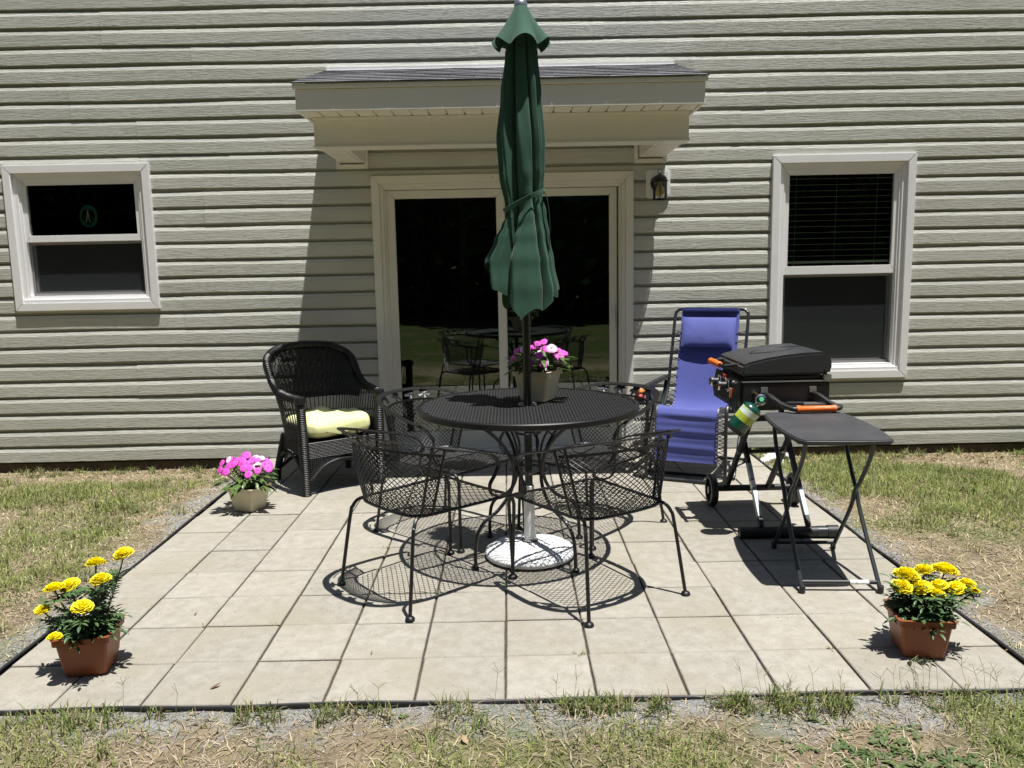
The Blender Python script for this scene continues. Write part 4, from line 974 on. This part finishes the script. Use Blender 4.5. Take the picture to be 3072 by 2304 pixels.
# ================================================================== POTTED FLOWERS
def pot(t, mat, b=.069, tp=.092, h=.152):
    def sq(w_, z, c=.008): return [(-w_+c, -w_, z), (w_-c, -w_, z), (w_, -w_+c, z), (w_, w_-c, z), (w_-c, w_, z), (-w_+c, w_, z), (-w_, w_-c, z), (-w_, -w_+c, z)]
    lv = [(b-.004, .0), (b, .004), (b+(tp-b)*.22, .034), (b+(tp-b)*.22+.0012, .0345), (tp-.006, h-.026), (tp+.003, h-.025), (tp+.004, h-.002), (tp+.008, h), (tp-.003, h), (tp-.008, h-.03)]
    vs = []; 
    for w_, z in lv: vs += sq(w_, z)
    fs = [tuple(range(7, -1, -1))]+[(i*8+j, i*8+(j+1) % 8, (i+1)*8+(j+1) % 8, (i+1)*8+j) for i in range(len(lv)-1) for j in range(8)]
    MB().add(vs, fs).build('pot', mat, t, smooth=True, angle=25)
    MB().add(sq(tp-.0085, h-.018), [tuple(range(8))]).build('soil', 'soil', t)
def leafpoly(mb, base, d, up, L, W, curl=.25, fold_=.3):
    d = d.normalized(); s_ = d.cross(up); s_ = s_.normalized() if s_.length > 1e-5 else Vector((1, 0, 0)); u = s_.cross(d)
    pr = [(0, 0), (.3, .85), (.62, .9), (1, 0)]; vs = [base]
    def P(t, w_): return base+d*L*t+u*(-curl*L*t*t+abs(w_)*fold_)+s_*w_
    vs = [P(0, 0), P(.3, W*.43), P(.62, W*.42), P(1, 0), P(.62, -W*.42), P(.3, -W*.43), P(.32, 0), P(.64, 0)]
    mb.add(vs, [(0, 6, 1), (1, 6, 7, 2), (2, 7, 3), (0, 5, 6), (6, 5, 4, 7), (7, 4, 3)])
def marigold_head(r=.030, seed=0):
    rr = random.Random(seed); mb = MB()
    for ring_ in range(9):
        el = R(4+86*(ring_/8)**.9); n = max(4, int(24*math.cos(el))+4)
        for k in range(n):
            a = 2*math.pi*(k+rr.random()*.6)/n; d = Vector((math.cos(a)*math.cos(el), math.sin(a)*math.cos(el), math.sin(el)*.62))
            o_ = d*r*.66; tg = Vector((-math.sin(a), math.cos(a), 0)); up = tg.cross(d); L = r*.34*rr.uniform(.85, 1.2); W = r*.17*rr.uniform(.9, 1.3)
            e = d+up*rr.uniform(-.1, .5); e.normalize()
            mb.add([o_-tg*W*.5, o_+e*L*.75-tg*W*1.15+up*W*.2, o_+e*L-tg*W*.4-up*W*.25, o_+e*L*1.02+tg*W*.4-up*W*.25, o_+e*L*.75+tg*W*1.15+up*W*.2, o_+tg*W*.5], [(0, 1, 2, 3), (0, 3, 4, 5)])
    mb.lathe([(0, -.10*r), (.55*r, .0), (.68*r, .18*r), (.55*r, .42*r), (0, .56*r)], 12)
    return mb
MH = [marigold_head(.030, k).build('flower_head', 'marigold', None) for k in range(3)]
def pinnate(mb, base, d, L, rr, n=5):
    up = Vector((0, 0, 1)); d = d.normalized()
    for k in range(n):
        t = .25+.75*k/(n-1); c = base+d*L*t+Vector((0, 0, -.16*L*t*t)); s_ = d.cross(up).normalized(); ln = L*.40*(1-.25*abs(t-.6))*rr.uniform(.85, 1.1)
        if k == n-1: leafpoly(mb, c, d+Vector((0, 0, -.15)), up, ln*1.25, ln*.46)
        else:
            for q in (-1, 1): leafpoly(mb, c, d*.65+s_*q+Vector((0, 0, rr.uniform(-.1, .25))), up, ln*1.1, ln*.42)
    mb.tube([base, base+d*L*.5+Vector((0, 0, -.04*L)), base+d*L+Vector((0, 0, -.16*L))], .0013, 4, cap=False)
used_h = set()
def marigold(t, heads, seed, spread):
    rr = random.Random(seed); fo = MB(); sm = MB()
    pot(t, 'terracotta')
    for (x, y, z, sc) in heads:
        src = rr.choice(MH); o = src if src.name not in used_h else src.copy()
        if src.name in used_h: COL.objects.link(o)
        used_h.add(src.name); o.parent = t; o.location = (x, y, z); o.scale = (sc*1.22, sc*1.22, sc*1.22*rr.uniform(.85, 1)); o.rotation_euler = (rr.uniform(-.25, .35), rr.uniform(-.25, .25), rr.uniform(0, 6))
        b = Vector((x*.25, y*.25, .13)); m_ = Vector((x*.7, y*.7, .13+(z-.13)*.55))
        sm.tube(spline([b, m_, (x, y, z-.004)], 5), [.0026]*10+[.0042], 6)
        for q in range(11):
            f_ = rr.uniform(.15, .88); a = rr.uniform(0, 6.28); pinnate(fo, b+(Vector((x, y, z))-b)*f_, Vector((math.cos(a), math.sin(a), rr.uniform(.0, .9))), rr.uniform(.05, .085), rr)
    for k in range(70):
        a = rr.uniform(0, 2*math.pi); r_ = rr.uniform(.0, .055); b = Vector((r_*math.cos(a), r_*math.sin(a), .13+rr.uniform(0, .13)*rr.random()**.5))
        b += Vector(spread)*(b.z-.13)*1.2*rr.random()
        d = Vector((math.cos(a), math.sin(a), rr.uniform(-.15, .9))); pinnate(fo, b, d, rr.uniform(.055, .098), rr)
    sm.build('stems', 'stem', t, smooth=True); fo.build('foliage', 'leaf_marigold', t)
m1 = thing('potted_marigold', 'yellow marigolds leaning to one side in a terracotta pot, tallest bloom standing well apart', 'flower pot', (-1.515, .285, 0), 8)
hs1 = []
for (wx, wz, wy) in ((-1.371, .428, .30), (-1.491, .383, .33), (-1.431, .356, .24), (-1.598, .326, .24), (-1.575, .315, .30), (-1.461, .290, .16), (-1.637, .257, .22), (-1.561, .186, .15)):
    v = Matrix.Rotation(R(-8), 4, 'Z') @ Vector((wx+1.515, wy-.285, 0)); hs1.append((v.x*1.0, v.y, wz-.008, 1.0 if wz > .27 else .72))
marigold(m1, hs1, 3, (-.1, 0, 0))
m2 = thing('potted_marigold', 'dense cluster of yellow marigolds in a terracotta pot by the folding side table corner', 'flower pot', (1.510, .280, 0), -8)
hs2 = []
for (px_, py_, sc) in ((540, 330, 1.3), (480, 480, 1.1), (770, 255, 1.0), (1050, 265, 1.35), (730, 495, 1.15), (970, 470, 1.0), (940, 560, .9), (1200, 500, 1.05), (1340, 440, .95), (1420, 540, .8)):
    nx_, ny_ = (2600+px_*380/1704), (1650+py_*380/1704); dv = _f+_rt*((nx_-1536)/2444.1)-_up*((ny_-1152)/2444.1); yy_ = .27+(480-py_)*.00028; tt = (yy_-CAM.y)/dv.y; pw = CAM+dv*tt
    v = Matrix.Rotation(R(8), 4, 'Z') @ Vector((pw.x-1.51, pw.y-.28, 0)); hs2.append((v.x, v.y, pw.z-.008, sc))
marigold(m2, hs2, 9, (.25, 0, 0))
for o in MH:
    if o.name not in used_h: bpy.data.objects.remove(o)

def petal_flower():
    mb = MB()
    for k in range(5):
        a = 2*math.pi*k/5; d = Vector((math.cos(a), math.sin(a), 0)); s_ = Vector((-math.sin(a), math.cos(a), 0)); L = .0165 if k else .019
        rows = [(0, .001, 0), (.35, .0075, .0012), (.75, .0105, .0005), (1.0, .006, -.0015)]
        vs = []
        for t, w_, z in rows: vs += [d*L*t-s_*w_+Vector((0, 0, z)), d*L*t*(.96 if t == 1 else 1)+Vector((0, 0, z+.0008)), d*L*t+s_*w_+Vector((0, 0, z))]
        mb.add(vs, [(i*3+j, i*3+j+1, i*3+j+4, i*3+j+3) for i in range(3) for j in range(2)])
    return mb
PF = [petal_flower().build('flower', 'impatiens', None), petal_flower().build('flower', 'impatiens_pale', None)]
eye_proto = MB().lathe([(0, .001), (.0022, .0015), (.0015, .003), (0, .0032)], 7).build('flower_eye', 'flower_eye', None)
used_p = set(); eye_used = [False]
def impatiens(t, n, seed, spread, lean=(0, 0), zt=.30):
    rr = random.Random(seed); pot(t, 'cream_pot', .066, .094, .150); fo = MB(); sm = MB()
    for k in range(n):
        a = 2.4*k+rr.uniform(-.3, .3); q = math.sqrt((k+.5)/n); x = spread*q*math.cos(a)+lean[0]; y = spread*.8*q*math.sin(a)+lean[1]; z = zt-.085*q*q+rr.uniform(-.022, .022)
        src = PF[1] if rr.random() < .13 else PF[0]
        o = src if src.name not in used_p else src.copy()
        if src.name in used_p: COL.objects.link(o)
        used_p.add(src.name); o.parent = t; o.location = (x, y, z); nrm = Vector((math.cos(a)*q*.7, math.sin(a)*q*.7-.75, .75)).normalized()
        qt = nrm.to_track_quat('Z', 'Y'); o.rotation_euler = (qt @ Matrix.Rotation(rr.uniform(0, 6), 3, 'Z').to_quaternion()).to_euler(); sc = rr.uniform(1.1, 1.55); o.scale = (sc, sc, sc)
        e = eye_proto if not eye_used[0] else eye_proto.copy()
        if eye_used[0]: COL.objects.link(e)
        eye_used[0] = True; e.parent = o
        sm.tube(spline([(x*.2, y*.2, .125), (x*.65, y*.65, .125+(z-.125)*.6), (x, y, z-.003)], 4), .0022, 5)
    for k in range(135):
        a = rr.uniform(0, 2*math.pi); r_ = rr.uniform(.01, spread*.95); z = .145+rr.random()*(zt-.165)*(1-.4*(r_/spread)); b = Vector((r_*math.cos(a)+lean[0]*.6, r_*math.sin(a)*.85+lean[1]*.6, z))
        leafpoly(fo, b, Vector((math.cos(a), math.sin(a), rr.uniform(-.35, .5))), Vector((0, 0, 1)), rr.uniform(.050, .085), rr.uniform(.024, .036), .35, .12)
    fo.build('foliage', 'leaf_impatiens', t); sm.build('stems', 'stem', t, smooth=True)
i1 = thing('potted_impatiens', 'pink impatiens in a cream pot on the pavers beside the wicker armchair', 'flower pot', (-1.553, 2.262, 0), -20, 'cream pots of pink impatiens')
impatiens(i1, 38, 5, .170, (-.02, 0), .325)
i2 = thing('potted_impatiens', 'pink impatiens in a cream pot on the round mesh table', 'flower pot', (.176, 1.497, TZ+.002), -26, 'cream pots of pink impatiens')
impatiens(i2, 19, 12, .145, (.01, 0), .285)

# ---- white reptile ornament by the wall
gt = thing('reptile_ornament', 'rough white reptile-shaped garden ornament on the soil by the wall', 'ornament', (1.99, 3.375, -.062), 40)
P = []
body = [(-.20, .012, .030, .012), (-.17, .026, .034, .018), (-.12, .036, .040, .024), (-.07, .032, .046, .026), (-.02, .050, .056, .034), (.05, .056, .062, .038), (.10, .046, .058, .034), (.16, .028, .046, .024), (.22, .016, .036, .016), (.27, .006, .028, .008)]
for x, hw_, zc, hh in body:
    P.append([(x, hw_*math.cos(a)*(1+.12*math.sin(a*5+x*60)), zc+hh*math.sin(a)*(1+.16*max(0, math.sin(a))*math.sin(x*90))) for a in np.linspace(0, 2*math.pi, 16, endpoint=False)])
MB().grid(P, closed_u=True).build('body', 'gator_white', gt, smooth=True, angle=70)
for x, sg in ((-.03, 1), (-.03, -1), (.09, 1), (.09, -1)):
    MB().tube(spline([(x, sg*.04, .05), (x+.01, sg*.075, .045), (x-.005, sg*.088, .018), (x-.03, sg*.095, .008)], 4), .014, 7).build('leg', 'gator_white', gt, smooth=True)
for sg in (-1, 1): MB().lathe([(0, 0), (.008, .004), (0, .010)], 8, Matrix.Translation((-.085, sg*.017, .068))).build('brow', 'gator_white', gt, smooth=True)

# ================================================================== LAWN, WEEDS, LITTER
def blades(name, x, y, z, L, W, az, el, bend, col, mat='grass', label=None, cat=None):
    n = len(x); ca, sa = np.cos(az), np.sin(az); ce, se = np.cos(el), np.sin(el)
    d = np.stack([ca*ce, sa*ce, se], 1); s_ = np.stack([-sa, ca, 0*sa], 1); b = np.stack([x, y, z], 1)
    mid = b+d*(L*.55)[:, None]; tip = b+d*L[:, None]; tip[:, 2] -= bend*L; tip[:, 0] += ca*bend*L*.6; tip[:, 1] += sa*bend*L*.6
    tip[:, 2] = np.maximum(tip[:, 2], z+.002)
    w_ = W[:, None]; V = np.stack([b-s_*w_*.5, b+s_*w_*.5, mid+s_*w_*.42, mid-s_*w_*.42, tip], 1).reshape(-1, 3)
    me = bpy.data.meshes.new(name); me.vertices.add(5*n); me.vertices.foreach_set('co', V.ravel())
    i = np.arange(n)*5; q = np.stack([i, i+1, i+2, i+3, i+3, i+2, i+4], 1).ravel()
    me.loops.add(7*n); me.loops.foreach_set('vertex_index', q)
    me.polygons.add(2*n); me.polygons.foreach_set('loop_start', np.stack([np.arange(n)*7, np.arange(n)*7+4], 1).ravel()); me.polygons.foreach_set('loop_total', np.tile([4, 3], n))
    me.update(calc_edges=True); ca_ = me.color_attributes.new('Col', 'FLOAT_COLOR', 'POINT')
    ca_.data.foreach_set('color', np.concatenate([np.repeat(col, 5, 0), np.ones((5*n, 1))], 1).ravel())
    me.materials.append(MATS[mat]); me.validate(); o = bpy.data.objects.new(name, me); COL.objects.link(o); return tag(o, label, cat, kind='stuff')
def scatter(n, boxes):
    ar = np.array([(b[1]-b[0])*(b[3]-b[2]) for b in boxes]); k = rng.choice(len(boxes), n, p=ar/ar.sum()); B = np.array(boxes)[k]
    return B[:, 0]+(B[:, 1]-B[:, 0])*rng.random(n), B[:, 2]+(B[:, 3]-B[:, 2])*rng.random(n)
BX = [(-2.5, 2.5, -1.1, -.025), (-4.6, -1.852, -.3, 3.60), (1.852, 4.4, -.3, 3.60)]
def edge_d(x, y): return np.maximum(np.abs(x)-1.845, -y)
def greenness(x, y): return np.where(y < -.03, .085, -.035)+fbm(x*1.15+4, y*1.15+2, 21)+.35*(fbm(x*4, y*4, 33, 2)-.5)
tan_a = np.array([.38, .315, .20]); tan_b = np.array([.23, .175, .11]); tan_c = np.array([.56, .50, .37])
gr_a = np.array([.105, .150, .036]); gr_b = np.array([.205, .235, .070]); gr_c = np.array([.32, .31, .13])
# dead straw lying on the soil
n = 125000; x, y = scatter(n, BX); keep = rng.random(n) < .35+.75*fbm(x*2.2, y*2.2, 12)*np.clip(edge_d(x, y)/.14, .12, 1); x, y = x[keep], y[keep]; n = len(x)
t = rng.random((n, 1)); u = rng.random((n, 1)); c = (tan_a*(1-t)+tan_b*t)*(1-.5*u)+tan_c*.5*u; c = c*(.55+.85*rng.random((n, 1)))*(.80+.75*fbm(x*5, y*5, 61, 3))[:, None]*np.where(y > 0, 1.0, .9)[:, None]
blades('straw_thatch', x, y, gz(x, y)+.001, rng.uniform(.014, .060, n)*np.where(y > .3, .8, 1), rng.uniform(.0018, .0045, n)*np.where(y > .5, 1.3, 1), rng.uniform(0, 6.283, n), rng.uniform(-.02, .55, n), rng.uniform(0, .3, n), c, label='dry straw coloured dead grass covering the bare soil', cat='straw')
# short live grass in patches
n = 190000; x, y = scatter(n, BX); g_ = greenness(x, y); pr = np.clip((g_-.45)/.20, .05, 1)*np.clip(edge_d(x, y)/.10, .25, 1); keep = rng.random(n) < pr; x, y, g_ = x[keep], y[keep], g_[keep]; n = len(x)
t = rng.random((n, 1)); u = rng.random((n, 1))**2; c = (gr_a*(1-t)+gr_b*t)*(1-.6*u)+gr_c*.6*u
c = c*(.6+.75*rng.random((n, 1)))*(.75+.8*fbm(x*6, y*6, 63, 3))[:, None]; ln_ = rng.uniform(.018, .055, n)*(.7+.7*np.clip((g_-.45)/.25, 0, 1))
blades('grass', x, y, gz(x, y)-.001, ln_, rng.uniform(.0020, .0044, n)*np.where(y > .5, 1.35, 1), rng.uniform(0, 6.283, n), rng.uniform(.5, 1.45, n), rng.uniform(.0, .45, n), c, label='thin patchy green grass around the paver patio', cat='grass')
# longer tufts
tx_, ty_2 = scatter(330, BX); m_ = rng.random(330) < np.clip((greenness(tx_, ty_2)-.40)/.2, .12, 1); tx_, ty_2 = tx_[m_], ty_2[m_]
ex_ = np.concatenate([rng.uniform(-1.8, 1.8, 46), rng.uniform(.2, 1.6, 26), rng.uniform(-3.7, -1.9, 26), rng.uniform(2.2, 3.6, 14)]); ey_ = np.concatenate([rng.uniform(-.10, -.028, 72), rng.uniform(3.45, 3.60, 40)])
tx_ = np.concatenate([tx_, ex_]); ty_2 = np.concatenate([ty_2, ey_]); k = 26; n = len(tx_)*k
cx_r = np.repeat(tx_, k)+rng.normal(0, .018, n); cy_r = np.repeat(ty_2, k)+rng.normal(0, .018, n); cy_r = np.where((np.abs(cx_r) < 1.85) & (cy_r > -.024) & (cy_r < .3), -.026, cy_r)
t = rng.random((n, 1)); u = (rng.random((n, 1)) < .22)*1.0; c = ((gr_a*(1-t)+gr_b*t)*(1-u)+tan_a*u)*(.55+.7*rng.random((n, 1)))
blades('grass_tufts', cx_r, cy_r, gz(cx_r, cy_r)-.002, rng.uniform(.03, .095, n), rng.uniform(.0022, .0048, n), rng.uniform(0, 6.283, n), rng.uniform(.65, 1.5, n), rng.uniform(.05, .55, n), c, label='longer grass tufts standing along the edging and the wall', cat='grass')
# sprouts in the paving joints
js = [(.27, .305), (-1.31, .73), (-.94, .61), (-1.22, .61), (.915, 1.83), (-.61, 1.52), (1.2, .305), (-.305, .92), (-1.525, 1.22)]
X_ = []; Y_ = []
for a, b in js:
    for q in range(9): X_.append(a+random.gauss(0, .006)); Y_.append(b+random.gauss(0, .003))
X_, Y_ = np.array(X_), np.array(Y_); n = len(X_); t = rng.random((n, 1))
blades('joint_sprouts', X_, Y_, np.full(n, -.006), rng.uniform(.015, .04, n), rng.uniform(.0015, .004, n), rng.uniform(0, 6.283, n), rng.uniform(.4, 1.4, n), rng.uniform(.1, .5, n), gr_a*(1-t)+gr_c*t, label='tiny weeds sprouting from the joints between pavers', cat='weeds')
# thin crabgrass stalks with forked heads, leaning over the front edging
sk = MB()
for q in range(34):
    x = random.uniform(-1.3, 1.75) if q < 12 else random.uniform(.75, 1.7); h = random.uniform(.06, .13); a = random.uniform(-.5, .5); b = Vector((x, -.03-random.random()*.02, -.02)); d = Vector((math.sin(a)*.5, .25, 1)).normalized(); tp = b+d*h
    sk.tube([b, b+d*h*.5+Vector((0, -.003, 0)), tp], .0008, 3, cap=False)
    for j in range(random.randint(2, 4)): e = Vector((random.uniform(-1, 1), random.uniform(-.3, .5), random.uniform(.2, 1))).normalized(); sk.tube([tp-d*.004*j, tp-d*.004*j+e*random.uniform(.025, .045)], .0007, 3, cap=False)
M('seed_stalk', (.17, .19, .07), .7)
tag(sk.build('seed_stalks', 'seed_stalk'), 'thin forked crabgrass seed stalks leaning over the front edging', 'weeds', kind='stuff')
# broad-leaved weeds: rosettes and a creeping patch at the corner of the front lawn
wd = MB()
def rosette(x, y, r_, n_, sc=1):
    z = float(gz(x, y))
    for q in range(n_):
        a = random.uniform(0, 6.28); leafpoly(wd, Vector((x+random.gauss(0, r_*.3), y+random.gauss(0, r_*.3), z+.003)), Vector((math.cos(a), math.sin(a), random.uniform(.15, .8))), Vector((0, 0, 1)), random.uniform(.02, .042)*sc, random.uniform(.010, .020)*sc, .35, .15)
for q in range(70):
    bx = random.choice(BX); x, y = random.uniform(bx[0], bx[1]), random.uniform(bx[2], bx[3])
    if edge_d(x, y) > .03: rosette(x, y, .02, random.randint(8, 16), random.uniform(.5, .85))
for q in range(210):
    x, y = random.gauss(1.12, .15), random.gauss(-.44, .13)
    if y < -.06: rosette(x, y, .02, 6, .72)
for q in range(26): rosette(random.gauss(-2.35, .12), random.gauss(.62, .14), .02, 6, .75)
tag(wd.build('broadleaf_weeds', 'clover'), 'low broad-leaved green weeds creeping through the thin lawn', 'weeds', kind='stuff')
# stone dust and chips bedded along the paving edge
gv = MB(); cnt = 0
while cnt < 7500:
    bx = random.choice(BX); x, y = random.uniform(bx[0], bx[1]), random.uniform(bx[2], bx[3]); e = max(abs(x)-1.845, -y)
    if e < .012 or e > .5 or random.random() > math.exp(-e/.14)*1.2*(vnoise(x*3.1, y*3.1, 4)+.15): continue
    cnt += 1; r_ = random.uniform(.0015, .0042)*(1.6 if random.random() < .06 else 1); z = float(gz(x, y))+r_*.3; j = lambda: random.uniform(.6, 1.25)*r_
    gv.add([(x+j(), y, z), (x, y+j(), z), (x-j(), y, z), (x, y-j(), z), (x, y, z+j()*.8)], [(0, 1, 4), (1, 2, 4), (2, 3, 4), (3, 0, 4)])
M('chip', (.25, .247, .24), .9, var=(40, (.40, .395, .38), .4, .6))
tag(gv.build('stone_chips', 'chip'), 'grey stone dust and chips along the outside of the patio edging', 'gravel', kind='stuff')
# fallen leaves and bark flakes
lf2 = MB()
for q in range(900):
    if q < 560: x, y = random.uniform(1.9, 3.9), 3.58-abs(random.gauss(0, .17))
    elif q < 700: x, y = random.uniform(-3.9, -1.9), 3.58-abs(random.gauss(0, .12))
    else: bx = random.choice(BX); x, y = random.uniform(bx[0], bx[1]), random.uniform(bx[2], bx[3])
    if edge_d(x, y) < .02: continue
    L = random.uniform(.012, .038); a = random.uniform(0, 6.28); leafpoly(lf2, Vector((x, y, float(gz(x, y))+.004)), Vector((math.cos(a), math.sin(a), random.uniform(-.05, .5))), Vector((random.uniform(-.4, .4), random.uniform(-.4, .4), 1)), L, L*random.uniform(.35, .7), random.uniform(-.5, .5), .2)
M('litter', (.33, .235, .14), .85, var=(11, (.19, .115, .065), .42, .62))
tag(lf2.build('leaf_litter', 'litter'), 'dry brown leaves and bark flakes lying along the foot of the wall', 'leaf litter', kind='stuff')
for (x, y, a, L, lab) in ((-1.02, .10, 40, .045, 'curled brown leaf on the front row of pavers by the front edging'), (-.50, .335, 100, .022, 'tiny dark twig-like leaf on a paver in front of the mesh chairs')):
    l1 = MB(); leafpoly(l1, Vector((0, 0, .002)), Vector((1, 0, .06)), Vector((0, 0, 1)), L, L*.3, -.2, .3)
    o = l1.build('fallen_leaf', 'dead_leaf'); o.location = (x, y, .001); o.rotation_euler = (0, 0, R(a)); tag(o, lab, 'leaf')

# ================================================================== WOODS across the yard (mirrored in the glass)
n = 90000; x = rng.uniform(-34, 34, n); dep = rng.random(n); y = -12.5-11*dep+1.5*np.sin(x*.7); top = 11+5*fbm(x*.22, dep*3, 41)
z = top*rng.random(n)**.8; keep = fbm(x*.5+z*.1, z*.45+dep*2, 52) > .16; x, y, z = x[keep], y[keep], z[keep]; n = len(x)
t = rng.random((n, 1)); c = np.array([.018, .040, .010])*(1-t)+np.array([.050, .085, .022])*t; c = c*np.where(rng.random((n, 1)) < .14, 3.0, 1)*(.5+1.0*fbm(x*.4, z*.4, 71))[:, None]
blades('woodland', x, y, z, rng.uniform(.2, .55, n), rng.uniform(.2, .48, n), rng.uniform(0, 6.283, n), rng.uniform(-1.2, 1.2, n), rng.uniform(0, .3, n), c, 'foliage_mass', label='dense green woods across the yard opposite the house, mirrored in its glass', cat='woods')
n = 34000; x = rng.uniform(-40, 40, n); y = rng.uniform(-27, -24, n); z = rng.uniform(0, 16, n); t = rng.random((n, 1)); c = np.array([.014, .030, .008])*(1-t)+np.array([.035, .060, .016])*t
blades('woodland_depths', x, y, z, rng.uniform(.8, 1.6, n), rng.uniform(.7, 1.3, n), rng.uniform(0, 6.283, n), rng.uniform(-1.2, 1.2, n), rng.uniform(0, .3, n), c, 'foliage_mass', label='dark depths of the woods across the yard, mirrored in the glass', cat='woods')
trk = MB()
for q in range(34):
    x = -32+64*q/33+random.uniform(-.6, .6); y = -13.5-random.random()*8; h = random.uniform(9, 14); r_ = random.uniform(.12, .24)
    trk.tube([(x, y, -.2), (x+random.uniform(-.3, .3), y, h*.5), (x+random.uniform(-.6, .6), y, h)], [r_, r_*.7, r_*.25], 8)
tag(trk.build('woodland_trunks', 'bark', smooth=True), 'grey brown tree trunks across the yard, mirrored in the glass', 'woods', kind='stuff')
